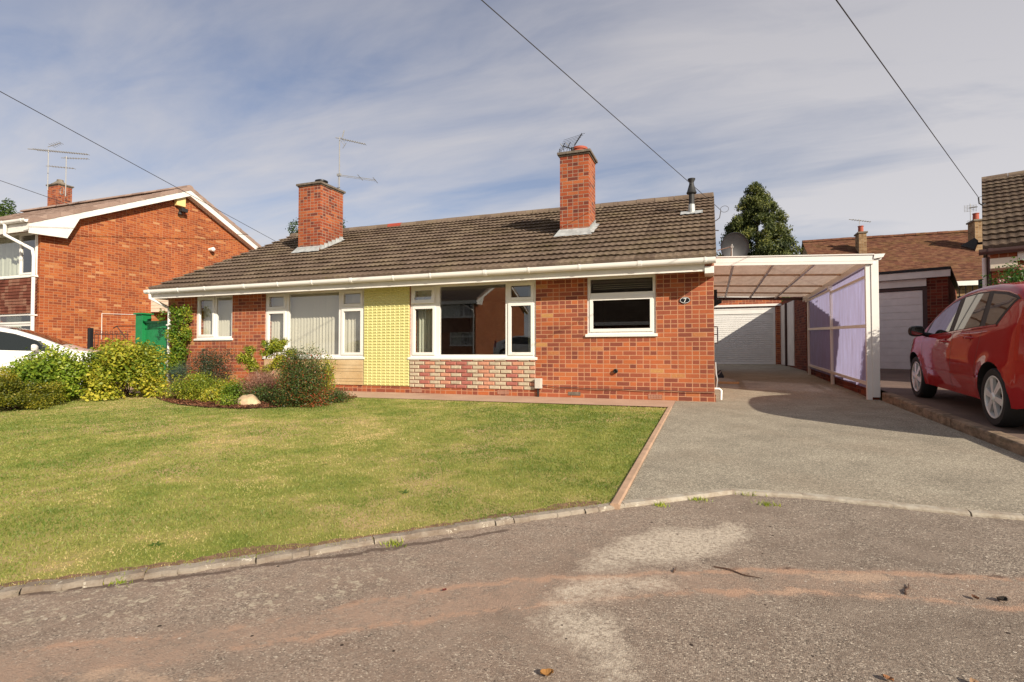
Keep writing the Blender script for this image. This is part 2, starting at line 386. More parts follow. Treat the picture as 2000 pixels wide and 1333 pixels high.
# ------------------------------------------------------------------ tiled roof slope
def slope(name, mat, parent, P0, U, S, lu, ls, period=.12, gauge=.33, amp=.018, step=.037, seed=1, flat=False):
    P0, U, S = Vector(P0), Vector(U).normalized(), Vector(S).normalized(); N = U.cross(S).normalized()
    if N.z < 0: N = -N
    rg = np.random.default_rng(seed); nc = max(1, round(ls/gauge)); gauge = ls/nc
    ku = int(lu/period*6)+1 if not flat else int(lu/.17)*2+1; u = np.linspace(0, lu, ku)
    wav = amp*np.power(.5+.5*np.cos(2*np.pi*u/period), .8) if not flat else np.zeros(ku)
    tid = (u/.33).astype(int) if not flat else (u/.17).astype(int); nt = tid.max()+2
    V = []; UVs = []
    for j in range(nc):
        jit = rg.normal(0, .0035 if not flat else .003, nt)[tid]; js = rg.normal(0, .004, nt)[tid]
        for s, l, wv in ((j*gauge, step-.011, 1), (j*gauge, step, 1), ((j+1)*gauge+(.05 if j < nc-1 and not flat else 0), .002, .35)):
            h = wav*wv+l+jit*(1 if l > .008 else .3); ss = s+(js if (l > .008 and j) else 0)
            V.append(np.array(P0)[None]+u[:, None]*np.array(U)+(ss+np.zeros(ku))[:, None]*np.array(S)+h[:, None]*np.array(N))
            UVs.append(np.stack([u, np.full(ku, s+(.01 if l > .01 else -.01))], 1))
    base = [np.array(P0)[None]+u[:, None]*np.array(U)-.02*np.array(N)[None]]
    V = base+V; UVs = [np.stack([u, u*0], 1)]+UVs
    rows = len(V); Vt = np.concatenate(V); UVt = np.concatenate(UVs)
    i = np.arange(ku-1); F = np.concatenate([np.stack([r*ku+i, r*ku+i+1, (r+1)*ku+i+1, (r+1)*ku+i], 1) for r in range(rows-1)])
    if U.cross(S).z < 0: F = F[:, ::-1].copy()
    o = mesh_np(name, Vt, F, mat, parent); me = o.data; uvl = me.uv_layers.new(name='UVMap')
    uvl.data.foreach_set('uv', UVt[F.ravel()].astype(np.float32).ravel()); return o

def lrow(x0, x1, z0, z1): return (x0, x1, z0, z1)
# ------------------------------------------------------------------ wall with openings (local x-z plane at y, outside towards -y)
def wall_holes(mb, x0, x1, z0, z1, y, th, holes, m=0, mr=0):
    xs = sorted({x0, x1, *[h[0] for h in holes], *[h[1] for h in holes]}); zs = sorted({z0, z1, *[h[2] for h in holes], *[h[3] for h in holes]})
    def inh(x, z): return any(h[0] < x < h[1] and h[2] < z < h[3] for h in holes)
    for a, b in zip(xs, xs[1:]):
        for c, d in zip(zs, zs[1:]):
            if inh((a+b)/2, (c+d)/2): continue
            mb.face([(a,y,c),(b,y,c),(b,y,d),(a,y,d)], m); mb.face([(a,y+th,c),(a,y+th,d),(b,y+th,d),(b,y+th,c)], mr)
    for a, b, c, d in holes:
        mb.face([(a,y,c),(a,y+th,c),(a,y+th,d),(a,y,d)], m); mb.face([(b,y,c),(b,y,d),(b,y+th,d),(b,y+th,c)], m)
        mb.face([(a,y,c),(b,y,c),(b,y+th,c),(a,y+th,c)], m); mb.face([(a,y,d),(a,y+th,d),(b,y+th,d),(b,y,d)], m)

def ring(mb, x0, x1, z0, z1, y0, y1, w):
    mb.box(x0, x1, y0, y1, z0, z0+w); mb.box(x0, x1, y0, y1, z1-w, z1)
    mb.box(x0, x0+w, y0, y1, z0+w, z1-w); mb.box(x1-w, x1, y0, y1, z0+w, z1-w)
def window(parent, x0, x1, z0, z1, y, lights, sill=True, fw=.05, blind=None, vent_open=(), curtains=(), sillz=.045, name='window'):
    """frame with one pane per light; lights: (x0,x1,z0,z1,opener)"""
    f = MB(); ring(f, x0, x1, z0, z1, y, y+.07, fw)
    done = set()                           # mullions and transoms fill what lies between neighbouring lights
    for a, b, c, d, op in lights:
        for a2, b2, c2, d2, o2 in lights:
            if 0 < a2-b < .12 and (b, a2) not in done: done.add((b, a2)); f.box(b, a2, y+.002, y+.068, z0+fw, z1-fw)
            if 0 < c2-d < .12 and abs(a-a2) < .05: f.box(a-.002, b+.002, y+.004, y+.066, d, c2)
    fo = f.build(name, M['upvc'], parent, bevel=0)
    for i, (a, b, c, d, op) in enumerate(lights):
        if op:
            s = MB(); w = .052
            if i in vent_open:
                s.box(a-.012, b+.012, -.022, .03, c-d-.012, c-d+w); s.box(a-.012, b+.012, -.022, .03, -w, .012)
                s.box(a-.012, a+w, -.022, .03, c-d+w, -w); s.box(b-w, b+.012, -.022, .03, c-d+w, -w)
                so = s.build('sash', M['upvc'], fo, loc=(0, y, d)); so.rotation_euler = (-R(9), 0, 0)
                p = MB(); p.box(a+w, b-w, .0, .012, c-d+w, -w); p.build('pane', M['glass'], fo, loc=(0, y, d)).rotation_euler = (-R(9), 0, 0)
                continue
            ring(s, a-.012, b+.012, c-.012, d+.012, y-.018, y+.03, w); s.build('sash', M['upvc'], fo)
            p = MB(); p.face([(a+w,y+.012,c+w),(b-w,y+.012,c+w),(b-w,y+.012,d-w),(a+w,y+.012,d-w)]); p.build('pane', M['glass'], fo)
        else:
            p = MB(); p.face([(a,y+.022,c),(b,y+.022,c),(b,y+.022,d),(a,y+.022,d)]); p.build('pane', M['glass'], fo)
    if sill:
        s = MB(); s.prism([(y-.06, z0-sillz), (y-.001, z0-sillz), (y-.001, z0+.006), (y-.02, z0+.006), (y-.06, z0-.010)], 0, x0-.03, x1+.03); s.build('sill', M['upvc'], fo)
    if blind:
        b = MB(); bx0, bx1, ang = blind; n = int((bx1-bx0)/.082); ca, sa = math.cos(ang), math.sin(ang)
        for i in range(n+1):
            xc = bx0+i*(bx1-bx0)/n; w = .047; a2 = ang+random.uniform(-.12, .12); ca, sa = math.cos(a2), math.sin(a2)
            b.face([(xc-w*ca, y+.17-w*sa, z0+.04), (xc+w*ca, y+.17+w*sa, z0+.04), (xc+w*ca, y+.17+w*sa, z1-.03), (xc-w*ca, y+.17-w*sa, z1-.03)])
        b.box(bx0, bx1, y+.15, y+.19, z1-.03, z1+.01); b.build('blind', M['blind'], fo, fixn=False)
    for cx0, cx1 in curtains:
        c = MB(); n = 40
        for i in range(n):
            t0, t1 = i/n, (i+1)/n; w0 = .02*math.sin(t0*38)+.012*math.sin(t0*91); w1 = .02*math.sin(t1*38)+.012*math.sin(t1*91)
            c.face([(cx0+(cx1-cx0)*t0, y+.2+w0, z0-.1), (cx0+(cx1-cx0)*t1, y+.2+w1, z0-.1), (cx0+(cx1-cx0)*t1, y+.2+w1, z1), (cx0+(cx1-cx0)*t0, y+.2+w0, z1)])
        c.build('curtain', M['curtain'], fo, fixn=False, smooth=True)
    return fo

def gutter(parent, x0, x1, y, z, mat, r=.056, brackets=.9, name='gutter'):
    prof = [(y-r, z+.035), (y-r, z)]+[(y-r*math.cos(a), z-r*math.sin(a)) for a in np.linspace(.25, math.pi-.25, 7)]+[(y+r, z), (y+r, z+.035), (y+r-.008, z+.035), (y+r-.008, z+.015), (y-r+.008, z+.015), (y-r+.008, z+.035)]
    m = MB(); m.prism(prof, 0, x0, x1); go = m.build(name, mat, parent, smooth=40)
    n = int((x1-x0)/brackets); b = MB(); rr = r+.007
    pos = [x0+.15+i*(x1-x0-.3)/n+random.uniform(-.12, .12)*(0 < i < n) for i in range(n+1)]
    for i, xb in enumerate(pos):
        w = .014 if i % 3 else .03
        pr = [(y-rr, z+.04), (y-rr, z)]+[(y-rr*math.cos(a), z-rr*math.sin(a)) for a in np.linspace(.25, math.pi-.25, 7)]+[(y+rr, z), (y+rr, z+.04)]
        b = MB(); b.prism(pr, 0, xb-w, xb+w); b.build('bracket', mat, go)
    return go

# ------------------------------------------------------------------ brick chimney on a roof slope
def chimney(parent, x0, x1, y0, y1, zb, zt, pot, zf, zk, name='chimney'):
    c = MB(); c.box(x0, x1, y0, y1, zb, zt); co = c.build(name, M['brick_chim'], parent)
    k = MB(); o = .05; k.box(x0-o, x1+o, y0-o, y1+o, zt+.001, zt+.055); k.box(x0-o+.03, x1+o-.03, y0-o+.03, y1+o-.03, zt-.03, zt+.0005); k.build('cap', M['cap'], co, bevel=.008)
    xc, yc = (x0+x1)/2, (y0+y1)/2; p = MB()
    p.lathe([(.20, zt+.056), (.15, zt+.085), (.12, zt+.1)], (xc, yc, 0), 16, 0); p.build('flaunching', M['mortarcap'], co)
    if pot == 'cowl':
        p = MB(); p.lathe([(.10, zt+.08), (.10, zt+.19), (.15, zt+.205), (.17, zt+.21), (.17, zt+.235), (.10, zt+.265), (.02, zt+.27)], (xc, yc, 0), 20); p.build('cowl', M['black'], co, smooth=40)
    elif pot == 'pot':
        p = MB(); p.lathe([(.17, zt+.07), (.16, zt+.17), (.18, zt+.18), (.18, zt+.225), (.13, zt+.235), (.1, zt+.18)], (xc+.03, yc, 0), 20); p.build('pot', M['clay'], co, smooth=40)
    elif pot == 'tallpot':
        p = MB(); p.lathe([(.13, zt+.07), (.12, zt+.32), (.14, zt+.33), (.14, zt+.37), (.1, zt+.37)], (xc, yc, 0), 16); p.build('pot', M['clay'], co, smooth=40)
    # lead flashing: front apron and stepped sides following the slope zf + zk*y
    if zk is not None:
        zs = lambda y: zf+zk*y
        l = MB(); jit = lambda: random.uniform(-.012, .012)
        n = 8; top = []; bot = []
        for i in range(n+1):
            t = i/n; xx = x0-.10+(x1-x0+.2)*t
            top.append((min(max(xx, x0-.012), x1+.012), y0-.008, zs(y0)+.15)); yb = y0-.16+jit(); bot.append((xx, yb, zs(yb)+.055+jit()*.4))
        for i in range(n): l.face([bot[i], bot[i+1], top[i+1], top[i]])
        for sx, xs in ((-1, x0-.008), (1, x1+.008)):
            nst = 6
            for i in range(nst):
                a = y0-.008+(y1-y0)*i/nst; b = y0+(y1-y0)*(i+1)/nst; zt_ = zs(a)+.17
                l.face([(xs, a, zs(a)-.02), (xs, b, zs(b)-.02), (xs, b, zt_+.02), (xs, a, zt_)])
                wa = .085+jit(); wb = .085+jit()
                l.face([(xs, a, zs(a)+.06), (xs, b, zs(b)+.06), (xs+sx*wb, b, zs(b)+.048+jit()*.4), (xs+sx*wa, a, zs(a)+.048+jit()*.4)])
        l.build('flashing', M['lead'], co, fixn=False)
    return co

# ------------------------------------------------------------------ aerials
def yagi(m, p, d, n, length, el, up=Vector((0,0,1)), boom=.012, refl=0, er=.0045, taper=.3):
    p, d = Vector(p), Vector(d).normalized(); e = Vector(up).cross(d).normalized() if abs(Vector(up).dot(d)) < .99 else Vector((1,0,0))
    m.tube([p-d*.12, p+d*length], boom, 6)
    for i in range(n):
        q = p+d*(length*(.08+.92*i/(n-1))); l = el*(1-taper*i/n)/2; m.tube([q-e*l, q+e*l], er, 5)
    if refl:
        for k in range(refl):
            a = p-d*.10+Vector((0,0,(k-(refl-1)/2)*.07)); m.tube([a-e*el*.75, a+e*el*.75], er, 5)

# ------------------------------------------------------------------ foliage
def ortho(N_):
    a = rng.normal(size=N_.shape); a -= N_*(a*N_).sum(1, keepdims=True); return a/np.linalg.norm(a, axis=1, keepdims=True)
def leafcloud(name, mat, parent, blobs, n, ln, wd, up=.35, out=.7, shell=.55, droop=0, lo=-1.0, jit=.06, tmean=.45, tvar=.22, clump=.18, zmin=None, face=None):
    B = np.array(blobs, float); w = (B[:, 3]*B[:, 4]+B[:, 4]*B[:, 5]+B[:, 3]*B[:, 5]); idx = rng.choice(len(B), n, p=w/w.sum())
    D = rng.normal(size=(n, 3)); D /= np.linalg.norm(D, axis=1, keepdims=True)
    bad = D[:, 2] < lo; D[bad, 2] *= -1
    rad = (shell+(1-shell)*rng.random(n)**.5)[:, None]
    P = B[idx, :3]+D*B[idx, 3:6]*rad+rng.normal(0, jit, (n, 3))
    if zmin is not None: P[:, 2] = np.maximum(P[:, 2], zmin+rng.random(n)*.04)
    Nn = D*out+rng.normal(size=(n, 3))*.5+np.array([0, 0, up]); Nn /= np.linalg.norm(Nn, axis=1, keepdims=True)
    T = ortho(Nn)+D*.25+np.array([0, 0, -droop]); T /= np.linalg.norm(T, axis=1, keepdims=True)
    Bn = np.cross(Nn, T); Bn /= np.linalg.norm(Bn, axis=1, keepdims=True); Nn = np.cross(T, Bn)
    s = rng.uniform(.6, 1.25, n)[:, None]; l = ln*s; ww = wd*s
    V = np.empty((n, 6, 3)); V[:, 0] = P-T*l*.5; V[:, 1] = P+Bn*ww*.5-T*l*.1-Nn*ww*.15; V[:, 2] = P+Bn*ww*.3+T*l*.25-Nn*ww*.1; V[:, 3] = P+T*l*.5-Nn*l*.12
    V[:, 4] = P-Bn*ww*.3+T*l*.25-Nn*ww*.1; V[:, 5] = P-Bn*ww*.5-T*l*.1-Nn*ww*.15
    b = (np.arange(n)*6)[:, None]; F = np.concatenate([b+np.array([0, 1, 2, 3]), b+np.array([0, 3, 4, 5])])
    bt = rng.normal(0, clump, len(B)); ti = np.clip(tmean+bt[idx]+rng.normal(0, tvar, n), 0, 1)
    return mesh_np(name, V.reshape(-1, 3), F, mat, parent, np.repeat(ti, 6))
def blobs_on(c, r, k, sub=.38, lo=-.75, hi=1., seed=0, jr=.15):
    """sub-clumps scattered over an ellipsoid, to break its outline"""
    rg = np.random.default_rng(seed); out = []
    for _ in range(k):
        d = rg.normal(size=3); d /= np.linalg.norm(d)
        if d[2] < lo: d[2] = -d[2]*.5
        q = rg.uniform(.55, .85+jr); s = sub*rg.uniform(.6, 1.25)
        out.append((c[0]+d[0]*r[0]*q, c[1]+d[1]*r[1]*q, c[2]+d[2]*r[2]*q*hi, r[0]*s, r[1]*s, r[2]*s))
    return out
def stems(m, base, blobs, r=.012, n=None, wig=.06):
    for bl in blobs[:n]:
        p0 = Vector(base)+Vector((random.uniform(-.06, .06), random.uniform(-.06, .06), 0)); p3 = Vector(bl[:3])
        pts = [p0]
        for t in (.35, .7): q = p0.lerp(p3, t); q.z += .05; pts.append(q+Vector([random.uniform(-wig, wig) for _ in range(3)]))
        pts.append(p3); m.tube(pts, [r, r*.8, r*.55, r*.3], 5)
def shrub(name, label, base, c, r, k, leaf, n, ln, wd, stemmat='twig', sub=.42, cat='shrub', group=None, extra=(), seed=3, stemr=.012, core=True, partname='foliage', **kw):
    root = empty(name, base, 0, label, cat, group)
    bl = blobs_on(c, r, k, sub, seed=seed)+list(extra)
    m = MB(); stems(m, (0, 0, 0), [tuple(Vector(b[:3])) + b[3:] for b in bl], stemr, 14); m.build('stem', M[stemmat], root, smooth=True)
    leafcloud(partname, L[leaf], root, bl, n, ln, wd, **kw); return root
# ================================================================== sky and sun
SUN = Vector((1.42, -1.0, .90)).normalized(); EL = math.asin(SUN.z); AZ = math.atan2(SUN.x, SUN.y)
w = bpy.data.worlds.new('World'); sc.world = w; w.use_nodes = True; nt = w.node_tree; bg = nt.nodes['Background']
def wn(typ, **kw):
    nd = nt.nodes.new('ShaderNode'+typ)
    for k, v in kw.items(): setattr(nd, k, v)
    return nd
lk = nt.links.new
sky = wn('TexSky', sky_type='NISHITA', sun_disc=False, sun_elevation=EL, sun_rotation=AZ, air_density=1.0, dust_density=1.6, ozone_density=1.2)
tc = wn('TexCoord'); sep = wn('SeparateXYZ'); lk(tc.outputs['Generated'], sep.inputs[0])
def wm(op, a, b, clamp=False):
    nd = wn('Math', operation=op, use_clamp=clamp)
    for i, v in enumerate((a, b)):
        if isinstance(v, (int, float)): nd.inputs[i].default_value = v
        else: lk(v, nd.inputs[i])
    return nd.outputs[0]
zc = wm('ADD', wm('MAXIMUM', sep.outputs[2], 0.0), .16)
cmb = wn('CombineXYZ'); lk(wm('DIVIDE', sep.outputs[0], zc), cmb.inputs[0]); lk(wm('DIVIDE', sep.outputs[1], zc), cmb.inputs[1])
mp = wn('Mapping'); mp.inputs['Rotation'].default_value = (0, 0, R(28)); mp.inputs['Scale'].default_value = (.42, 1.15, 1); mp.inputs['Location'].default_value = (2.3, 1.1, 0); lk(cmb.outputs[0], mp.inputs[0])
def wnoise(vec, scale, det, rough, dist=0):
    nd = wn('TexNoise'); nd.inputs['Scale'].default_value = scale; nd.inputs['Detail'].default_value = det; nd.inputs['Roughness'].default_value = rough; nd.inputs['Distortion'].default_value = dist
    lk(vec, nd.inputs['Vector']); return nd.outputs['Fac']
n1 = wnoise(mp.outputs[0], .85, 7, .52, .6); n2 = wnoise(cmb.outputs[0], .35, 3, .5); n3 = wnoise(mp.outputs[0], 3.4, 8, .6, .9)
dens = wm('ADD', wm('ADD', wm('MULTIPLY', n1, .62), wm('MULTIPLY', n2, .34)), wm('MULTIPLY', n3, .16))
cr = wn('ValToRGB'); cr.color_ramp.elements[0].position = .45; cr.color_ramp.elements[1].position = .60; cr.color_ramp.elements[0].color = (.20,.20,.20,1); cr.color_ramp.elements[1].color = (.96,.96,.96,1)
lk(dens, cr.inputs[0])
skm = wn('MixRGB', blend_type='MULTIPLY'); skm.inputs[0].default_value = 1; skm.inputs[2].default_value = (.78, .76, .84, 1); lk(sky.outputs[0], skm.inputs[1])
# thin cloud sheet: brighter low down, dull mauve grey overhead
ccr = wn('ValToRGB'); e = ccr.color_ramp.elements; e[0].position = .0; e[0].color = (5.7, 5.6, 5.75, 1); e[1].position = .6; e[1].color = (3.65, 3.58, 3.85, 1); lk(sep.outputs[2], ccr.inputs[0])
cmx = wn('MixRGB'); lk(cr.outputs[0], cmx.inputs[0]); lk(skm.outputs[0], cmx.inputs[1]); lk(ccr.outputs[0], cmx.inputs[2])
lk(cmx.outputs[0], bg.inputs['Color']); bg.inputs['Strength'].default_value = .10
sl = bpy.data.lights.new('sun', 'SUN'); sl.energy = 5.0; sl.angle = R(.5); sl.color = (1, .89, .74); so = bpy.data.objects.new('sun', sl); COL.objects.link(so)
so.rotation_euler = (-SUN).to_track_quat('-Z', 'Y').to_euler()
sc.view_settings.view_transform = 'Standard'; sc.view_settings.look = 'None'; sc.view_settings.gamma = 1; sc.view_settings.exposure = .45
sc.cycles.max_bounces = 8; sc.cycles.transparent_max_bounces = 24

# ================================================================== ground
t = NT('far ground'); c = t.coord('Object')
t.ps(Base_Color=t.ramp(t.noise(c, .5, 6), [(.35, (.06,.09,.02)), (.6, (.12,.14,.035))]), Roughness=.95); M['ground'] = t.m
sheet('ground', [(-300, -300), (300, -300), (300, 600), (-300, 600)], -.12, M['ground'])

# lawn
KERB = [tuple(atg(x, y)[:2]) for x, y in [(-620, 1232), (-300, 1193), (0, 1155), (285, 1118), (500, 1090), (730, 1055), (1000, 1013), (1190, 987), (1215, 984), (1427, 958), (1567, 966), (1893, 1000), (2000, 1008), (2200, 1026)]]
BED = [tuple(atg(x, y)[:2]) for x, y in [(316, 783), (345, 791), (400, 797), (470, 800), (530, 798), (600, 792), (650, 785), (690, 779)]]
LAWN = KERB[:8]+[(-.655, -.93), (-6.2, -.95)]+BED[::-1]+[(-11.2, -1.35), (-12.4, -1.5), (-12.9, -3.5), (-9, -6.5), (-6, -9)]
t = NT('mown lawn'); c = t.coord('Object')
big = t.noise(c, .55, 5, .55); mid = t.noise(c, 2.6, 5, .6, .5); fine = t.noise(c, 55, 4, .7)
v = t.math('ADD', t.math('ADD', t.math('MULTIPLY', big, .45), t.math('MULTIPLY', mid, .42)), t.math('MULTIPLY', fine, .22))
col = t.ramp(v, [(.38, (.14,.20,.032)), (.47, (.24,.27,.055)), (.55, (.36,.33,.10)), (.64, (.52,.38,.19)), (.76, (.42,.27,.16))])
t.ps(Base_Color=col, Roughness=.95, Specular_IOR_Level=.1); t.bump(t.math('ADD', fine, t.noise(c, 160, 3)), .8, .02); M['lawn'] = t.m
sheet('lawn', LAWN, .0, M['lawn'])
# grass blades over the lawn
def blades():
    n = 620000; poly = LAWN
    xy = np.stack([rng.uniform(-13, -.5, n), rng.uniform(-8.6, -.9, n)], 1)
    d = np.hypot(xy[:, 0]-CAM.x, xy[:, 1]-CAM.y); keep = rng.random(n) < np.clip((4.2/d)**1.3, 0, 1); xy = xy[keep]; d = d[keep]
    ok = inpoly(xy[:, 0], xy[:, 1], poly); xy = xy[ok]; d = d[ok]; n = len(xy)
    gz = np.interp(xy[:, 1], [p[0] for p in GP], [p[1] for p in GP])
    def vn(f, seed):
        gr = np.random.default_rng(seed).random((64, 64)); u, v = xy[:, 0]*f+100, xy[:, 1]*f+100; i, j = u.astype(int), v.astype(int); a_, b_ = u-i, v-j; a_ = a_*a_*(3-2*a_); b_ = b_*b_*(3-2*b_)
        q = lambda p, r: gr[p % 64, r % 64]
        return (q(i, j)*(1-a_)+q(i+1, j)*a_)*(1-b_)+(q(i, j+1)*(1-a_)+q(i+1, j+1)*a_)*b_-.5
    pat = 2.2*(.30*vn(.5, 1)+.34*vn(1.6, 2)+.32*vn(4.5, 3)+.22*vn(12, 4))
    hgt = rng.uniform(.006, .017, n)*(1-.5*pat); wd = .0022*np.clip(d/2.6, 1, 3.2)
    a = rng.uniform(0, 2*np.pi, n); ln = rng.uniform(.2, 1.0, n)*hgt; b = rng.uniform(0, 2*np.pi, n)
    P = np.stack([xy[:, 0], xy[:, 1], gz], 1); side = np.stack([np.cos(a)*wd, np.sin(a)*wd, a*0], 1)
    top = P+np.stack([np.cos(b)*ln, np.sin(b)*ln, hgt], 1)
    V = np.stack([P-side, P+side, top], 1).reshape(-1, 3); F = np.arange(n*3).reshape(-1, 3)
    ti = np.clip(.41+.75*pat+rng.normal(0, .17, n), 0, 1)
    return mesh_np('grass', V, F, L['grass'], None, np.repeat(ti, 3))
o = blades(); tag(o, 'short mown grass with straw coloured patches covering the front lawn', 'grass', kind='stuff')
# worn soil showing between lawn and kerb
ed = []; KB = [Vector((x, y, 0)) for x, y in KERB[:8]]
for a, b in zip(KB, KB[1:]):
    d = (b-a); n = max(2, int(d.length/.03)); s = Vector((-d.y, d.x, 0)).normalized()
    for i in range(n): q = a+d*i/n; ed.append((q, s, .035+.04*random.random()+.05*max(0, math.sin(q.x*5.1)+math.sin(q.x*13.7)*.6)))
V = []; F = []
for q, s, wd_ in ed:
    for o_ in (.03, .03+wd_): p_ = q+s*o_; V.append((p_.x, p_.y, g(p_.y)+.003))
n = len(ed); i = np.arange(n-1)*2; F = np.stack([i, i+2, i+3, i+1], 1)
t = NT('dry soil'); c = t.coord('Object'); t.ps(Base_Color=t.ramp(t.noise(c, 28, 6, .75), [(.3, (.10,.055,.03)), (.6, (.27,.155,.085)), (.8, (.40,.30,.13))]), Roughness=1); t.bump(t.noise(c, 60, 5, .8), 1, .01); M['drysoil'] = t.m
o = mesh_np('bare_soil', np.array(V), F, M['drysoil']); o['kind'] = 'structure'
# a few broad weeds in the lawn
for i, (x, y, s) in enumerate([(790, 962, .07), (635, 908, .045), (305, 1065, .05)]):
    if not s: continue
    p = atg(x, y); m = MB()
    for k in range(9):
        a = k*.7+random.uniform(-.2, .2); l = s*random.uniform(.6, 1); d = Vector((math.cos(a), math.sin(a), .12)); e = Vector((-math.sin(a), math.cos(a), 0))*l*.16
        m.face([(0,0,.004), tuple(d*l*.5+e), tuple(d*l), tuple(d*l*.5-e)])
    o = m.build('weed', L['bright'], loc=tuple(p), fixn=False)
    tag(o, ['flat green weed rosette in the middle of the lawn', 'small green weed rosette in the lawn below the cream stone panel', 'largest green weed near the kerb at the lower left of the lawn', 'small pale weed in the left half of the lawn'][i], 'weed', 'weeds growing in the lawn')

# road with its marks (stains, trench scar, pale dust) as a surface pattern
def road():
    x0, x1, y0, y1, st = -5.2, 5.0, -9.6, -4.6, .022
    xs = np.concatenate([[-60, -30, -14], np.arange(x0, x1, st), [12, 30, 60]]); ys = np.concatenate([[-15, -13.5, -12, -10.8], np.arange(y0, y1, st), [-3.9]])
    X, Y = np.meshgrid(xs, ys); gz = np.interp(Y, [p[0] for p in GP], [p[1] for p in GP])-.018
    V = np.stack([X.ravel(), Y.ravel(), gz.ravel()], 1); ny, nx = X.shape
    i = (np.arange(ny-1)[:, None]*nx+np.arange(nx-1)[None]).ravel(); F = np.stack([i, i+1, i+nx+1, i+nx], 1)
    o = mesh_np('road', V, F, M['road']); me = o.data
    def wob(f, a, s): return a*(np.sin(X*f+s+2*np.sin(Y*f*.8+s))+.6*np.sin(Y*f*2.3+X*f*1.7+s*2))
    Xw = X+wob(9, .012, 1)+wob(31, .006, 3); Yw = Y+wob(11, .012, 2)+wob(27, .006, 5)
    def mask(polys, soft=0):
        r = np.zeros(X.shape)
        for pl in polys: r = np.maximum(r, inpoly(Xw, Yw, [tuple(atg(x, y)[:2]) for x, y in pl]).astype(float))
        for _ in range(soft):
            q = r.copy(); q[1:-1, 1:-1] = (r[:-2, 1:-1]+r[2:, 1:-1]+r[1:-1, :-2]+r[1:-1, 2:]+r[1:-1, 1:-1])/5; r = q
        return r.ravel()
    up = [(-400, 1315), (0, 1258), (250, 1233), (500, 1203), (730, 1158), (900, 1133), (1060, 1118), (1250, 1107), (1500, 1100), (1700, 1105), (1900, 1113), (2100, 1120)]
    lo = [(2100, 1195), (1900, 1180), (1760, 1165), (1600, 1155), (1400, 1155), (1200, 1168), (1000, 1185), (730, 1224), (500, 1262), (250, 1300), (0, 1330), (-400, 1390)]
    A = {'band': mask([up+lo], 2),
         'bandedge': np.maximum(mask([up+[(x, y+13) for x, y in up[::-1]]], 2), mask([lo+[(x, y-14) for x, y in lo[::-1]]], 2)),
         'joint': mask([up+[(x, y+4) for x, y in up[::-1]], [(900, 1187), (1230, 1163), (1230, 1167), (900, 1191)], [(-100, 1166), (280, 1124), (720, 1066), (1000, 1026), (1000, 1034), (720, 1074), (280, 1132), (-100, 1176)]], 1),
         'pale': mask([[(1110, 1112), (1165, 1075), (1220, 1040), (1290, 1022), (1370, 1030), (1440, 1010), (1475, 1035), (1440, 1060), (1400, 1080), (1330, 1090), (1240, 1098)],
                       [(1050, 1170), (1075, 1135), (1180, 1120), (1330, 1118), (1350, 1140), (1240, 1150), (1130, 1162)],
                       [(1030, 1190), (1120, 1182), (1210, 1190), (1225, 1225), (1240, 1290), (1245, 1333), (1150, 1333), (1165, 1285), (1130, 1240), (1060, 1225)]], 22),
         'left': np.clip((1-np.clip((X.ravel()+.9)/1.6, 0, 1)), 0, 1),
         'lichen': mask([[(-100, 1170), (300, 1122), (620, 1075), (800, 1060), (830, 1100), (640, 1165), (400, 1215), (0, 1255), (-100, 1270)]], 5),
         'peach': mask([[(1420, 1143), (1520, 1140), (1640, 1140), (1745, 1150), (1750, 1166), (1640, 1155), (1500, 1153), (1430, 1153)], [(0, 1333), (200, 1290), (480, 1310), (500, 1333)], [(1500, 1105), (1700, 1108), (1790, 1125), (1700, 1138), (1600, 1125)]], 5)}
    for k, v in A.items(): a = me.attributes.new(k, 'FLOAT', 'POINT'); a.data.foreach_set('value', v.astype(np.float32))
    o['kind'] = 'structure'
t = NT('worn tarmac'); c = t.coord('Object')
def A(n): return t.n('Attribute', attribute_name=n).outputs['Fac']
vo = t.n('TexVoronoi'); t.set(vo.inputs['Vector'], c); vo.inputs['Scale'].default_value = 150; vo.inputs['Randomness'].default_value = 1
sp = t.n('SeparateColor'); t.set(sp.inputs[0], vo.outputs['Color'])
stone = t.ramp(sp.outputs[0], [(0, (.045,.037,.030)), (.25, (.18,.15,.118)), (.6, (.32,.27,.215)), (.88, (.45,.38,.30)), (1, (.66,.58,.46))])
tar = t.ramp(t.noise(c, 5, 6, .6), [(.3, (.17,.13,.10)), (.7, (.285,.228,.178))])
worn = t.noise(c, 1.4, 6, .6)
exposed = t.math('SUBTRACT', t.ramp(t.math('ADD', t.math('MULTIPLY', worn, .6), t.math('MULTIPLY', t.noise(c, 38, 3), .5)), [(.40, 0), (.62, 1)]), t.math('MULTIPLY', t.math('GREATER_THAN', vo.outputs['Distance'], .5), .6), True)
col = t.mix(exposed, tar, stone)
dust = t.noise(c, 9, 8, .72); dust2 = t.noise(c, 48, 5, .75)
redf = t.math('ADD', t.math('MULTIPLY', A('left'), .42), t.math('MULTIPLY', A('band'), .55))
col = t.mix(t.math('MULTIPLY', redf, t.ramp(t.math('ADD', t.math('MULTIPLY', dust, .6), t.math('MULTIPLY', dust2, .4)), [(.36, .1), (.56, .9)])), col, (.38,.262,.19))
brk = lambda a_, lo, hi, k=1.5: t.ramp(t.math('ADD', A(a_), t.math('MULTIPLY', t.math('SUBTRACT', t.math('ADD', t.math('MULTIPLY', dust, .62), t.math('MULTIPLY', dust2, .38)), .5), k)), [(lo, 0), (hi, 1)])
col = t.mix(t.math('MULTIPLY', brk('bandedge', .62, .92, 2.6), t.math('MULTIPLY', A('bandedge'), .8)), col, (.46,.285,.19))
col = t.mix(t.math('MULTIPLY', brk('peach', .62, .95, 2.4), .7), col, (.50,.355,.25))
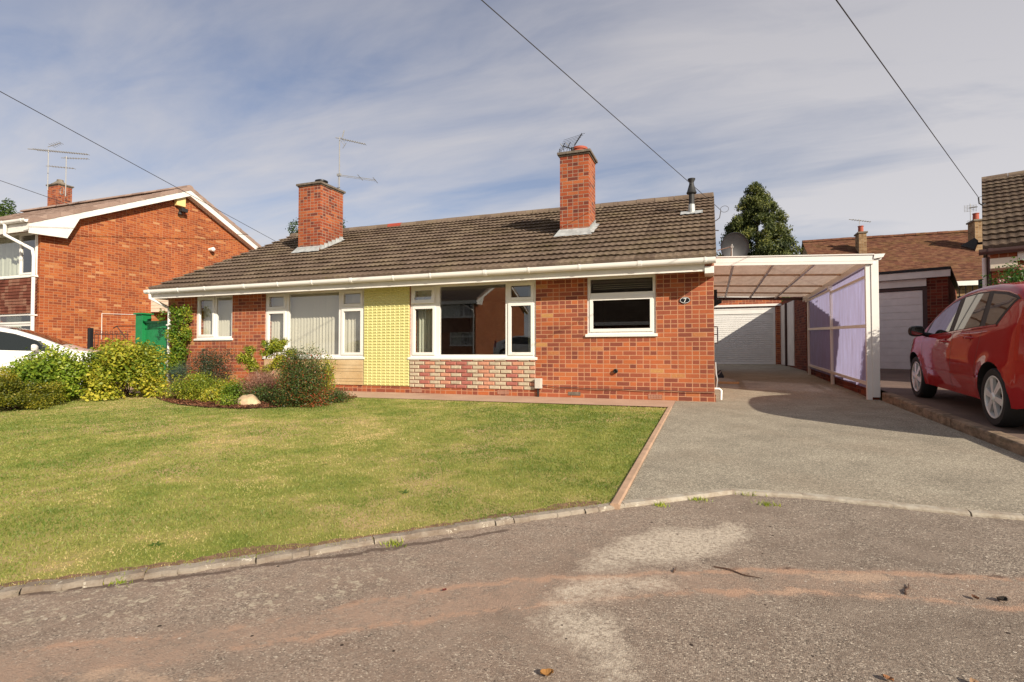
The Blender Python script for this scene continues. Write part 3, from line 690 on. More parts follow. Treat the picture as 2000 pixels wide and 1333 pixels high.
col = t.mix(t.math('MULTIPLY', brk('pale', .30, 1.0, 2.4), t.ramp(dust2, [(.36, .12), (.56, .95)])), col, (.60,.52,.41))
col = t.mix(t.math('MULTIPLY', brk('joint', .55, .8, 1.6), .75), col, (.085,.055,.042))
vl = t.n('TexVoronoi'); t.set(vl.inputs['Vector'], t.mix(.12, c, t.noise(c, 14, 4, .6, out='Color'), 'LINEAR_LIGHT')); vl.inputs['Scale'].default_value = 15
lf = t.math('MULTIPLY', A('lichen'), t.math('MULTIPLY', t.ramp(vl.outputs['Distance'], [(.22, 1), (.40, 0)]), t.ramp(t.math('ADD', t.math('MULTIPLY', t.noise(c, 2.2, 3), .5), t.math('MULTIPLY', dust2, .5)), [(.44, 0), (.54, .9)])))
col = t.mix(lf, col, (.50,.43,.32))
# scattered grit and dark crumbs
vg = t.n('TexVoronoi'); t.set(vg.inputs['Vector'], c); vg.inputs['Scale'].default_value = 26; sg = t.n('SeparateColor'); t.set(sg.inputs[0], vg.outputs['Color'])
col = t.mix(t.math('MULTIPLY', t.math('LESS_THAN', vg.outputs['Distance'], .15), t.math('GREATER_THAN', sg.outputs[0], .92)), col, (.56,.49,.40))
col = t.mix(t.math('MULTIPLY', t.math('LESS_THAN', vg.outputs['Distance'], .2), t.math('LESS_THAN', sg.outputs[0], .02)), col, (.035,.022,.016))
t.ps(Base_Color=col, Roughness=.88, Specular_IOR_Level=.3)
t.bump(t.math('ADD', t.math('MULTIPLY', vo.outputs['Distance'], -.35), t.math('ADD', t.noise(c, 190, 4, .75), t.noise(c, 60, 4, .7))), .8, .007); M['road'] = t.m
road()

# own drive: grey green tarmac
t = NT('grey drive tarmac'); c = t.coord('Object')
vo = t.n('TexVoronoi'); t.set(vo.inputs['Vector'], c); vo.inputs['Scale'].default_value = 150; sp = t.n('SeparateColor'); t.set(sp.inputs[0], vo.outputs['Color'])
col = t.ramp(sp.outputs[0], [(0, (.17,.152,.118)), (.4, (.295,.262,.20)), (.8, (.40,.355,.27)), (1, (.62,.55,.43))])
col = t.mix(1, col, t.ramp(t.noise(c, 2.2, 6, .6), [(.3, .78), (.7, 1.12)]), 'MULTIPLY')
col = t.mix(t.ramp(t.noise(c, .8, 3), [(.5, 0), (.7, .25)]), col, (.26,.19,.13))
t.ps(Base_Color=col, Roughness=.9, Specular_IOR_Level=.25); t.bump(t.math('ADD', t.math('MULTIPLY', vo.outputs['Distance'], -1), t.noise(c, 160, 3)), .8, .005); M['drive'] = t.m
DR = [(-.60, -.32)]+[(-.60, KERB[7][1]+.02)]+[(x, y) for x, y in KERB[8:]]+[(2.5, KERB[-1][1]), (2.5, 12.2), (-.4, 12.2), (-.4, .0), (.02, .0), (.02, -.32)]
DR = [(-.60, -.02), (-.60, KERB[7][1])]+KERB[8:13]+[(2.5, KERB[13][1]), (2.5, 12.4), (-.6, 12.4)]
sheet('driveway', DR, .0, M['drive'])
# front path
t = NT('pink concrete path'); c = t.coord('Object')
t.ps(Base_Color=t.mix(1, t.ramp(t.noise(c, 1.6, 6), [(.3, (.38,.24,.165)), (.7, (.50,.34,.24))]), t.ramp(t.noise(c, 60, 4), [(.3, .85), (.7, 1.1)]), 'MULTIPLY'), Roughness=.9); t.bump(t.noise(c, 90, 4), .4, .004); M['path'] = t.m
sheet('path', [(-6.6, -.955), (-.6, -.86), (-.6, 0), (-6.6, 0), (-10.4, 0), (-10.4, -.9)], .006, M['path'])
sheet('pavement', [(-18.5, -9), (-12.75, -3.6), (-12.3, -1.4), (-10.5, -1.3), (-10.5, 0), (-12.3, .01), (-12.3, 12), (-18.5, 12)], -.04, M['path'])
# planting bed
t = NT('bark covered soil'); c = t.coord('Object')
t.ps(Base_Color=t.mix(t.ramp(t.noise(c, 5, 5), [(.45, 0), (.65, .7)]), t.ramp(t.noise(c, 38, 6, .8), [(.3, (.05,.022,.012)), (.55, (.20,.075,.035)), (.8, (.36,.17,.09))]), (.12,.13,.03)), Roughness=1); t.bump(t.noise(c, 55, 6, .8), 1, .03); M['soil'] = t.m
sheet('flower_bed', BED+[(-6.2, -.92), (-10.4, -.88), (-11.2, -1.3)], .012, M['soil'])
xyb = rng.uniform((-11.2, -3.0), (-6.0, -.9), (26000, 2)); okb = inpoly(xyb[:, 0], xyb[:, 1], BED+[(-6.2, -.92), (-10.4, -.88)]); xyb = xyb[okb]; nb = len(xyb)
a = rng.uniform(0, 6.28, nb); tl_ = rng.uniform(-.5, .5, nb); l_ = rng.uniform(.008, .022, nb); P = np.stack([xyb[:, 0], xyb[:, 1], np.interp(xyb[:, 1], [-6, 0], [-.21, 0])+.018+rng.uniform(0, .012, nb)], 1)
T = np.stack([np.cos(a), np.sin(a), tl_], 1)*l_[:, None]; S_ = np.stack([-np.sin(a), np.cos(a), rng.uniform(-.5, .5, nb)], 1)*l_[:, None]*.45
o = mesh_np('bark_chips', np.stack([P-T-S_, P+T-S_, P+T+S_, P-T+S_], 1).reshape(-1, 3), np.arange(nb*4).reshape(-1, 4), L['litter'], None, np.repeat(rng.random(nb), 4)); tag(o, 'red brown bark chips scattered over the flower bed', 'bark chips', kind='stuff')
# concrete kerb along the road
m = MB(); pts = [Vector((x, y, 0)) for x, y in KERB]; dist = 0
for a, b in zip(pts, pts[1:]):
    Lg = (b-a).length; n = max(1, round(Lg/.93)); d = (b-a).normalized(); s = Vector((d.y, -d.x, 0))
    if s.dot(Vector((0, -1, 0))) < 0: s = -s
    for i in range(n):
        old = a.x < -1.0; gp = .0005 if (old and i) else (.003 if Lg > .2 else .0002); p, q = a+d*(Lg*i/n+gp), a+d*(Lg*(i+1)/n-gp); j = random.uniform(-.004, .004)*(Lg > .2)
        sub = 7
        for k in range(sub):
            p2, q2 = p.lerp(q, k/sub), p.lerp(q, (k+1)/sub); V = []
            for pp in (p2, q2):
                r = (random.uniform(-.010, .006) if old else random.uniform(-.001, .001))
                for off, dz in ((-.030+(r if old else 0)*2, .007), (.020+r*2, .005+j*.5), (.034+r*2, -.006), (.038+r*2, -.06), (-.030, -.06)): 
                    o2 = pp+s*(off); V.append((o2.x, o2.y, g(o2.y)+dz+(j*.4)))
            bse = len(m.v); m.v += V
            for u in range(5): m.f.append((bse+u, bse+(u+1) % 5, bse+5+(u+1) % 5, bse+5+u)); m.m.append(0)
            if k == 0: m.f.append(tuple(bse+u for u in range(5))); m.m.append(0)
            if k == sub-1: m.f.append(tuple(bse+5+u for u in range(5))); m.m.append(0)
o = m.build('kerb', M['conc']); o['kind'] = 'structure'
# terracotta coloured edging between lawn and drive
m = MB(); ys = np.linspace(-.86, KERB[7][1]-.02, 6)
for a, b in zip(ys, ys[1:]):
    m.prism([(-.665, -.1), (-.605, -.1), (-.602, .012), (-.612, .02), (-.655, .02), (-.665, .012)], 1, a-.004, b+.004)
for i, v in enumerate(m.v): m.v[i] = (v[0], v[1], v[2]+g(v[1])+random.uniform(-.002, .002))
o = m.build('lawn_edging', M['edging']); o['kind'] = 'structure'

# neighbour's raised drive with its retaining kerb
t = NT('red brown tarmac'); c = t.coord('Object')
t.ps(Base_Color=t.mix(1, t.ramp(t.noise(c, 1.5, 6), [(.3, (.115,.075,.058)), (.7, (.20,.135,.10))]), t.ramp(t.noise(c, 90, 4, .8), [(.3, .6), (.7, 1.35)]), 'MULTIPLY'), Roughness=.9); t.bump(t.noise(c, 130, 4), .7, .005); M['ndrive'] = t.m
sheet('neighbour_driveway', [(2.64, -6.2), (9, -6.2), (9, 14), (2.64, 14)], 0, M['ndrive'], zf=gn)
t = NT('mossy old concrete'); c = t.coord('Object')
t.ps(Base_Color=t.mix(t.ramp(t.noise(t.coord('Object', (1, 1, 3)), 5, 6, .7), [(.4, 0), (.65, .8)]), t.ramp(t.noise(c, 8, 6, .7), [(.3, (.20,.13,.085)), (.7, (.42,.30,.20))]), (.07,.055,.03)), Roughness=.95); t.bump(t.noise(c, 60, 5, .8), .8, .01); M['oldconc'] = t.m
m = MB(); ys = list(np.linspace(-6.2, .85, 9))
for a, b in zip(ys, ys[1:]):
    j = random.uniform(-.004, .004); m.prism([(2.505+j, -.4), (2.64, -.4), (2.64, .008), (2.63, .018), (2.52+j, .018), (2.505+j, .006)], 1, a+.003, b-.003)
for i, v in enumerate(m.v): m.v[i] = (v[0], v[1], (v[2]+gn(v[1])) if v[2] > -.2 else g(v[1])-.2)
o = m.build('retaining_kerb', M['oldconc']); o['kind'] = 'structure'

# ================================================================== main building: the pair of bungalows
SL = .478; zroof = lambda y: 2.29+SL*(y+.42)
B = empty('brick_bungalow', (0, 0, 0), 0, 'long low red brick bungalows with brown tiled roof, yellow panel and two brick chimneys', 'bungalow')
XL = -12.35
HOLES = [(-11.43, -10.30, 1.13, 2.125), (-9.344, -6.728, .71, 2.125), (-5.646, -3.027, .71, 2.125), (-2.08, -.915, 1.115, 2.125)]
m = MB(); wall_holes(m, XL, 0, -.3, 2.14, 0, .26, HOLES, 0, 1)
def gab(x, s):      # gable end wall at x
    P = [(x, 0, -.3), (x, 8.4, -.3), (x, 8.4, zroof(0)-.06), (x, 4.2, zroof(4.2)-.06), (x, 0, zroof(0)-.06)]
    m.face(P, 0)
gab(0, 1); gab(XL, -1); m.face([(XL, 8.4, -.3), (0, 8.4, -.3), (0, 8.4, 2.4), (XL, 8.4, 2.4)], 0)
m.build('wall', [M['brick'], M['room']], B, fixn=False)
m = MB(); m.box(XL+.02, -.02, .27, 4.0, .03, .06, 1)       # floors, ceilings and inner walls of the front rooms
m.box(XL+.02, -.02, .02, 4.1, 2.15, 2.18); m.box(XL+.02, -.02, 4.0, 4.08, .06, 2.15)
for xx in (-9.9, -6.24, -2.6): m.box(xx-.05, xx+.05, .27, 4.0, .06, 2.15)
m.build('interior', [M['room'], M['carpet']], B)
# plinth, with the corner pier
m = MB(); m.box(XL-.02, .018, -.022, -.001, -.3, .115)
m.build('plinth', M['brick'], B)
# roof
rl = math.hypot(4.62, SL*4.62); Sv = (0, 1, SL)
rf = slope('roof', M['tile'], B, (XL-.09, -.42, 2.29), (1, 0, 0), Sv, 12.35+.13, rl, seed=2)
slope('rear_roof', M['tile'], rf, (XL-.09, 8.82, 2.29), (1, 0, 0), (0, -1, SL), 12.35+.13, rl, seed=3)
m = MB(); zr = zroof(4.2); nr = 28
for i in range(nr):
    a = XL-.09+i*(12.48/nr); b = a+12.48/nr-.012; j = random.uniform(-.006, .006)
    pr = [(4.2+.13*math.cos(t_), zr-.02+j+.105*math.sin(t_)) for t_ in np.linspace(-.15, math.pi+.15, 9)]
    red = 8 <= i < 9
    m.prism(pr, 0, a, b, 1 if red else 0)
m.box(XL-.085, .035, 4.1, 4.3, zr-.05, zr+.035, 2)
m.build('ridge_tiles', [M['tile'], M['ridge_red'], M['mortarcap']], rf, smooth=40)
for xv in (.032, XL-.082):
    m = MB()
    for y0_, y1_ in ((-.42, 4.2), (8.82, 4.2)):
        za, zb_ = 2.29, zroof(4.2); m.face([(xv, y0_, za-.06), (xv, y1_, zb_-.06), (xv, y1_, zb_+.0), (xv, y0_, za+.0)]); m.face([(xv, y0_, za-.06), (xv-.12 if xv > 0 else xv+.12, y0_, za-.06), (xv-.12 if xv > 0 else xv+.12, y1_, zb_-.06), (xv, y1_, zb_-.06)])
    m.build('verge', M['edging'], rf, fixn=False)
# eaves: fascia, soffit, gutter, corner corbel
m = MB(); m.box(XL-.09, -.135, -.375, -.355, 2.075, 2.24); m.box(XL-.09, -.135, -.352, -.003, 2.127, 2.139)
m.prism([(-.38, 2.068), (-.35, 2.068), (-.35, 2.0745), (-.38, 2.0745)], 0, XL-.09, -.135); m.box(XL-.09, XL-.07, -.354, .2, 2.075, 2.26)
m.build('fascia', M['fascia'], B, bevel=.003)
m = MB(); m.box(-.132, .0, -.36, -.002, 2.142, 2.27); m.build('corbel', M['brick'], B)
m = MB(); m.box(-.134, .004, -.40, -.004, 2.03, 2.14); m.build('corbel_block', M['upvc'], B, bevel=.006)
gutter(B, XL-.16, .03, -.445, 2.232, M['upvc'])
m = MB(); xd = -12.25
m.tube([(xd-.12, -.445, 2.20), (xd-.12, -.445, 2.08), (xd-.05, -.30, 1.99), (xd, -.07, 1.88), (xd, -.05, 1.80), (xd, -.05, .1)], .034, 10)
m.box(xd-.05, xd+.05, -.09, 0, 1.45, 1.48); m.box(xd-.05, xd+.05, -.09, 0, .55, .58)
m.build('downpipe', M['upvc'], B, smooth=50)
# windows
yw = .025
window(B, -11.43, -10.30, 1.13, 2.125, yw, [(-11.375, -10.885, 1.185, 2.07, 1), (-10.815, -10.35, 1.185, 2.07, 0)], blind=(-11.36, -10.36, .35))
window(B, -9.344, -6.728, .71, 2.125, yw, [(-9.285, -8.79, .765, 1.70, 1), (-9.285, -8.79, 1.775, 2.07, 1), (-8.70, -7.375, .765, 2.07, 0), (-7.285, -6.785, .765, 1.70, 1), (-7.285, -6.785, 1.775, 2.07, 1)], blind=(-9.28, -6.79, .42))
window(B, -5.646, -3.027, .71, 2.125, yw, [(-5.585, -5.105, .765, 1.70, 1), (-5.585, -5.105, 1.775, 2.07, 1), (-5.0, -3.625, .765, 2.07, 0), (-3.555, -3.085, .765, 1.70, 1), (-3.555, -3.085, 1.775, 2.07, 1)], vent_open=(1,), curtains=((-5.6, -5.18), (-3.24, -3.05)))
window(B, -2.08, -.915, 1.115, 2.125, yw, [(-2.025, -.97, 1.17, 1.745, 1), (-2.01, -.985, 1.835, 2.045, 0)])
# glazing unit on window sill of the small window room: pale slat blind raised
m = MB()
for k in range(3): m.box(-2.0, -1.0, .14, .16, 1.985-.035*k, 1.99-.035*k)
m.build('raised_blind', M['blind'], B)
# yellow embossed panel
t = NT('yellow embossed tiles'); c = t.coord('Object')
t.ps(Base_Color=t.mix(t.noise(c, 4, 5), (.58,.55,.20), (.65,.61,.27)), Roughness=.45); M['yellow'] = t.m
m = MB(); x0_, x1_, z0_, z1_ = -6.722, -5.652, .135, 2.125; nx, nz = 10, 34; cw, ch = (x1_-x0_)/nx, (z1_-z0_)/nz; m.box(x0_, x1_, -.012, -.001, z0_, z1_)
for i in range(nx):
    for j in range(nz):
        a, b = x0_+i*cw+.002, x0_+(i+1)*cw-.002; c0, c1 = z0_+j*ch+(.004 if j % 4 == 0 else .001), z0_+(j+1)*ch-.001; y = -.0125
        ap = (a+(b-a)*.20, y-.008, c0+(c1-c0)*.30); ap2 = (a+(b-a)*.82, y-.017, c0+(c1-c0)*.45)
        q = [(a,y,c0),(b,y,c0),(b,y,c1),(a,y,c1)]
        m.face([q[0], q[1], ap2, ap]); m.face([q[1], q[2], ap2]); m.face([q[2], q[3], ap, ap2]); m.face([q[3], q[0], ap])
m.build('yellow_panel', M['yellow'], B, fixn=False)
# polychrome block cladding under the large window
m = MB(); x0_, x1_, z0_, z1_ = -5.644, -3.03, .118, .664; m.box(x0_, x1_, -.012, -.001, z0_, z1_, 3); rh = .0735
mats3 = []
for nm, cc in (('grey buff', (.52,.44,.31)), ('orange', (.56,.27,.17)), ('red', (.40,.135,.105)), ('joint', (.34,.19,.14))): mats3.append(plain(nm+' split block', cc, .85, var=.22, nscale=22, bump=.7))
rows = ['0010220100102201', '0201020102010201', '0010220100102201', '0201020102010201']
for r in range(8):
    zb = z0_+.004+r*rh; zt = min(zb+.060, z1_-.002)
    if zt-zb < .015: continue
    off = -.115 if r % 2 == 0 else 0; sq = rows[r % 4]
    for k in range(13):
        a = x0_+.01+off+k*.2275; b = a+.205; a, b = max(a, x0_+.006), min(b, x1_-.004)
        if b-a < .03: continue
        mi = int(sq[k % 16]); y = -.0125; d = .016+random.uniform(-.003, .004); e = .008
        f0 = [(a,y,zb),(b,y,zb),(b,y,zt),(a,y,zt)]; f1 = [(a+e,y-d,zb+e),(b-e,y-d,zb+e),(b-e,y-d,zt-e),(a+e,y-d,zt-e)]
        m.face(f1, mi)
        for q in range(4): m.face([f0[q], f0[(q+1) % 4], f1[(q+1) % 4], f1[q]], mi)
m.build('block_cladding', mats3, B, fixn=False)
# buff ashlar panel under the left large window
t = NT('buff ashlar'); c = t.coord('Object')
t.ps(Base_Color=t.mix(1, t.ramp(t.noise(c, 2.4, 4), [(.35, (.50,.34,.16)), (.65, (.62,.47,.27))]), t.ramp(t.noise(c, 60, 4), [(.3, .86), (.7, 1.08)]), 'MULTIPLY'), Roughness=.85); t.bump(t.noise(c, 80, 4), .5, .004); M['ashlar'] = t.m
m = MB(); x0_, x1_ = -9.342, -6.73; m.box(x0_, x1_, -.010, -.001, .135, .664, 1); z = .138
for rh in (.07, .055, .15, .055, .075, .115):
    x = x0_+.004
    while x < x1_-.03:
        ww = random.uniform(.2, .62); b = min(x+ww, x1_-.004)
        if x1_-b < .08: b = x1_-.004
        m.box(x, b-.004, -.020-random.uniform(0, .003), -.0105, z, min(z+rh-.005, .663)); x = b
    z += rh+.0005
m.build('stone_panel', [M['ashlar'], M['mortarcap']], B, bevel=.0015)
# chimneys
c1 = chimney(B, -2.975, -2.372, 1.49, 2.17, 2.9, 4.905, 'pot', zroof(0), SL)
c2 = chimney(B, -10.18, -9.475, 1.93, 2.84, 3.1, 5.17, 'cowl', zroof(0), SL)
# flue
m = MB(); fx, fy = -.41, 2.56; zf_ = zroof(fy)
m.lathe([(.056, zf_-.1), (.056, zf_+.42), (.10, zf_+.43), (.105, zf_+.45), (.095, zf_+.46), (.05, zf_+.62), (.045, zf_+.66), (.075, zf_+.72), (.078, zf_+.74), (.05, zf_+.74)], (fx, fy, 0), 18)
fo = m.build('flue', M['blackrough'], B, smooth=50)
m = MB(); m.lathe([(.085, zf_-.05), (.068, zf_+.02), (.064, zf_+.19), (.058, zf_+.2)], (fx, fy, 0), 18)
n = 12
for i in range(n):
    a, b = -.22+.44*i/n, -.22+.44*(i+1)/n
    ya, yb = (fy-.20+random.uniform(-.02, .02)), fy+.02; m.face([(fx+a, ya, zroof(ya)+.052), (fx+b, ya, zroof(ya)+.052), (fx+b, yb, zroof(yb)+.06), (fx+a, yb, zroof(yb)+.06)])
m.build('flashing', M['lead'], fo, fixn=False)
# house number, vent, meter, airbricks, cable
m = MB(); pr = [(-.445+.085*math.cos(a), 1.658+.055*math.sin(a)) for a in np.linspace(0, 2*math.pi, 25)[:-1]]
m.prism([(z_, x_) for x_, z_ in pr], 1, 0, 0) if 0 else None
b0 = MB(); b0.v = []; ring_o = [(x_, -.016, z_) for x_, z_ in pr]; ring_i = [(x_, -.001, z_) for x_, z_ in pr]
b0.face(ring_o)
for k in range(len(pr)): b0.face([ring_o[k], ring_o[(k+1) % len(pr)], ring_i[(k+1) % len(pr)], ring_i[k]])
no = b0.build('house_number', M['brass_dark'], B)
b1 = MB()
for k in range(24):
    a0, a1 = 2*math.pi*k/24, 2*math.pi*(k+1)/24
    b1.face([(-.445+.078*math.cos(a0), -.0175, 1.658+.049*math.sin(a0)), (-.445+.078*math.cos(a1), -.0175, 1.658+.049*math.sin(a1)), (-.445+.072*math.cos(a1), -.0175, 1.658+.043*math.sin(a1)), (-.445+.072*math.cos(a0), -.0175, 1.658+.043*math.sin(a0))])
b1.face([(-.468, -.0175, 1.690), (-.468, -.0175, 1.680), (-.424, -.0175, 1.680), (-.424, -.0175, 1.690)]); b1.face([(-.424, -.0178, 1.690), (-.436, -.0178, 1.680), (-.462, -.0178, 1.626), (-.449, -.0178, 1.626)])
b1.build('numeral', M['letter'], no, fixn=False)
m = MB(); m.lathe([(.038, 0), (.038, -.05), (.03, -.055), (.028, -.03)], (-1.585, 0, .481), 16, axis=1); m.build('vent_outlet', M['blackrough'], B, smooth=40)
m = MB(); m.box(-3.02, -2.90, -.10, -.003, .155, .335); mo = m.build('meter_box', M['meter'], B, bevel=.008)
m = MB(); m.box(-2.98, -2.95, -.07, -.045, -.02, .154); m.build('meter_pipe', M['blackrough'], mo)
m = MB(); pts = [(-2.9, -.028, .215), (-2.7, -.03, .19)]+[(-2.5+2.5*i/12, -.028, .175-.02*i/12+.006*math.sin(i*1.7)) for i in range(13)]
m.tube(pts, .006, 6); m.build('wall_cable', M['cable'], B)
def airbrick(x, z, col='clay', w=.112):
    m = MB(); ring(m, x-w, x+w, z-.036, z+.036, -.030, -.0225, .008)
    for i in range(8): m.box(x-w+.014+i*(2*w-.02)/8, x-w+.014+i*(2*w-.02)/8+.013, -.029, -.0225, z-.028, z+.028)
    m.box(x-w+.008, x+w-.008, -.0265, -.0225, z-.004, z+.004); m.build('airbrick', M[col], B)
M['airb'] = plain('pinkish airbrick', (.42,.22,.15), .85)
airbrick(-.93, .06, 'airb'); airbrick(-5.47, .058, 'airb'); airbrick(-3.65, .066, 'airb')
m = MB(); m.box(-2.42, -2.2, -.030, -.0225, .045, .105); m.build('vent_cover', M['cap'], B)
# things on the side wall by the carport
m = MB(); m.tube([(0, 4.0, 1.02), (.085, 4.0, 1.02), (.09, 4.0, 1.05), (.09, 4.0, 1.37), (.085, 4.0, 1.40), (0, 4.0, 1.40)], .013, 8); m.tube([(0, 4.0, 1.22), (.09, 4.0, 1.22)], .011, 8); m.build('grab_rail', M['grey_metal'], B, smooth=True)
m = MB(); m.box(0.004, .07, 2.1, 2.35, 1.78, 2.05); m.prism([(.004, 1.72), (.16, 1.80), (.14, 1.86), (.004, 1.83)], 1, 2.12, 2.33); m.build('wall_lamp', M['black'], B, bevel=.01)
m = MB(); m.tube([(-.0, .10, .205), (.07, .10, .205), (.10, .10, .18), (.095, .10, .03)], .02, 10); m.build('waste_pipe', M['upvc'], B, smooth=50)
m = MB(); m.tube([(.02, 1.4, .62), (.03, 1.4, .4), (.05, 1.4, .3), (.03, 1.4, .12)], .02, 8); m.build('soil_pipe', M['grey_metal'], B, smooth=True); m = MB(); m.tube([(.03, 3.2, .32), (.1, 3.2, .34), (.14, 3.2, .4)], .016, 8); m.build('soil_pipe', M['grey_metal'], B, smooth=True)
p = atg(1416, 750); m = MB(); m.box(.06, .52, -.07, .07, 0, .045); o = m.build('timber_plank', M['ply'], loc=(0, p.y, g(p.y)+.0), bevel=.003); tag(o, 'short raw timber plank lying by the side wall under the carport', 'plank')
m = MB(); m.box(-.10, .10, -.02, .02, 0, .05); m.prism([(-.1, .05), (.1, .05), (.02, .2), (-.03, .16)], 1, -.015, .015); o = m.build('boot_scraper', M['black'], loc=(.14, 5.2, g(5.2))); tag(o, 'small black pointed iron boot scraper beside the bungalow side wall under the carport', 'boot scraper')
# ================================================================== carport
CP = empty('carport', (0, 0, 0), 0, 'white framed carport with lilac corrugated side panels against the bungalow side wall', 'carport')
XC = 2.40; Y0, Y1 = .92, 7.6
zl = 2.44; zrr = 2.335                  # roof underside heights at the wall and at the outer edge
def zc_(x): return zl+(zrr-zl)*x/XC
m = MB(); pr = [(.012, zl-.10), (XC+.03, zrr-.10), (XC+.03, zrr+.045), (.012, zl+.045)]
m.prism([(a, b) for a, b in pr], 1, Y0-.03, Y0+.0); m.prism([(.012, zl+.046), (XC+.04, zrr+.046), (XC+.04, zrr+.062), (.012, zl+.062)], 1, Y0-.045, Y0+.02)
m.prism([(.012, zl-.045), (XC+.03, zrr-.045), (XC+.03, zrr-.05), (.012, zl-.05)], 1, Y0-.034, Y0-.0305)
m.build('front_beam', M['upvc'], CP)
# corrugated roof sheet with real ribs running down the slope
n = 88; V = []; ys = np.linspace(Y0+.01, Y1, n*4+1)
for y in ys:
    h = .012*math.cos((y-Y0)/((Y1-Y0)/n)*2*math.pi)
    V += [(.01, y, zl+.03+h), (XC+.12, y, zrr+.025+h)]
k = np.arange(n*4)*2; F = np.stack([k, k+1, k+3, k+2], 1)
mesh_np('roof', np.array(V), F, M['roofsheet'], CP, smooth=True)
for i, x in enumerate((.34, 1.0, 1.66)):
    m = MB(); z = zc_(x); m.box(x-.022, x+.022, Y0+.001, Y1-.05, z-.035, z+.012); m.build('rafter', M['upvc'], CP)
for y in (2.85, 4.75, 6.3):
    m = MB(); m.prism([(.012, zl-.022), (XC-.05, zrr-.022), (XC-.05, zrr+.01), (.012, zl+.01)], 1, y-.02, y+.02); m.build('purlin', M['edging'], CP)
m = MB(); m.box(XC-.05, XC+.03, Y0+.001, Y1, zrr-.10, zrr+.005); m.build('side_beam', M['upvc'], CP)
m = MB(); m.prism([(.012, zl-.07), (XC+.03, zrr-.07), (XC+.03, zrr+.0), (.012, zl+.0)], 1, Y1, Y1+.04); m.build('rear_beam', M['brown_paint'], CP)
for i, y in enumerate((Y0+.05, 3.85, 6.75)):
    z0 = g(y)-.02; m = MB()
    if i == 0: m.box(XC-.075, XC+.0, y-.04, y+.03, z0, zrr-.101); m.box(XC+.001, XC+.105, y-.052, y-.03, z0+.06, zrr-.03); m.box(XC+.001, XC+.03, y-.03, y+.04, z0+.06, zrr-.101)
    else: m.box(XC-.06, XC+.0, y-.035, y+.035, z0, zrr-.101); m.box(XC-.10, XC-.061, y-.06, y+.06, zrr-.19, zrr-.102)
    m.build('post', M['upvc'], CP, bevel=.003)
m = MB(); m.prism([(XC+.03, zrr-.02), (XC+.16, zrr+.0), (XC+.19, zrr+.055), (XC+.041, zrr+.055)], 1, Y0-.045, Y0+.02); m.build('gutter_end', M['upvc'], CP)
gg = gutter(CP, 0, 1, 0, 0, M['upvc']) if 0 else None
m = MB(); m.prism([(XC+.075, zrr-.03), (XC+.15, zrr-.03), (XC+.17, zrr+.03), (XC+.06, zrr+.03)], 1, Y0+.03, Y1); m.build('side_gutter', M['upvc'], CP)
for a, b in ((Y0+.09, 3.81), (3.89, 6.71)):
    zz = lambda y: g(y)
    for h, mt, th in ((.225, 'edging', .035), (1.17, 'paletwig', .035), (2.02, 'edging', .03)):
        za, zb = g(a)+h-.03*(h > 2), g(b)+h-.09*(h > 2); mm = MB(); b_ = len(mm.v)
        mm.v += [(XC-.058, a, za), (XC-.012, a, za), (XC-.012, a, za+th*1.6), (XC-.058, a, za+th*1.6), (XC-.058, b, zb), (XC-.012, b, zb), (XC-.012, b, zb+th*1.6), (XC-.058, b, zb+th*1.6)]
        mm.f += [(0,1,2,3), (4,7,6,5), (0,4,5,1), (1,5,6,2), (2,6,7,3), (3,7,4,0)]; mm.m += [0]*6; mm.build('rail', M['upvc'], CP)
    n = int((b-a)/.095); ys = np.linspace(a-.03, b+.03, n*4+1); V = []
    for i, y in enumerate(ys):
        x = XC-.003+.014*math.cos(i/4*2*math.pi); V += [(x, y, g(y)+.16), (x, y, zrr-.03)]
    k = np.arange(len(ys)-1)*2; mesh_np('side_panel', np.array(V), np.stack([k, k+2, k+3, k+1], 1), M['pvc'], CP, smooth=True)
m = MB(); ys = np.linspace(.96, 6.9, 7)
for a, b in zip(ys, ys[1:]): m.box(XC+.03, XC+.10, a+.002, b-.002, g(a)-.1, gn(b)+.06)
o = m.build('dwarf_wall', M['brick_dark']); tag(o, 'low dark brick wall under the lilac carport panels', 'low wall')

# ================================================================== rear garage with roller door
GA = empty('rear_garage', (0, 12, g(12)), 0, 'brick garage with white roller shutter door at the end of the carport', 'garage')
zg = 0; m = MB(); W0, W1 = -1.2, 2.30
wall_holes(m, W0, W1, -.2, 2.42, 0, .2, [(-.32, 2.10, -.05, 2.06)], 0, 0)
m.face([(W0, 0, -.2), (W0, 5.5, -.2), (W0, 5.5, 2.42), (W0, 0, 2.42)]); m.face([(W1, 0, -.2), (W1, 5.5, -.2), (W1, 5.5, 2.42), (W1, 0, 2.42)]); m.face([(W0, 5.5, -.2), (W1, 5.5, -.2), (W1, 5.5, 2.42), (W0, 5.5, 2.42)])
m.build('wall', M['brick'], GA, fixn=False)
m = MB(); m.box(W0-.05, W1+.02, -.05, 5.55, 2.425, 2.46); m.build('roof', M['felt'], GA)
m = MB(); m.box(W0-.05, W1+.02, -.075, -.051, 2.40, 2.47); m.build('fascia', M['upvc'], GA)
m = MB(); m.box(-.45, W1, -.055, -.002, 2.09, 2.165); m.build('lintel', M['upvc'], GA)
m = MB(); ring(m, -.32, 2.10, -.04, 2.055, .02, .09, .07); m.box(-.25, 2.03, .03, .085, 1.83, 1.99); m.build('door_frame', M['upvc'], GA)
m = MB(); zz = -.0
for i in range(24):
    z = .0+i*.0765; m.face([(-.25, .075, z), (2.13, .075, z), (2.13, .058, z+.012), (-.25, .058, z+.012)]); m.face([(-.25, .058, z+.012), (2.13, .058, z+.012), (2.13, .055, z+.06), (-.25, .055, z+.06)]); m.face([(-.25, .055, z+.06), (2.13, .055, z+.06), (2.13, .075, z+.0765), (-.25, .075, z+.0765)])
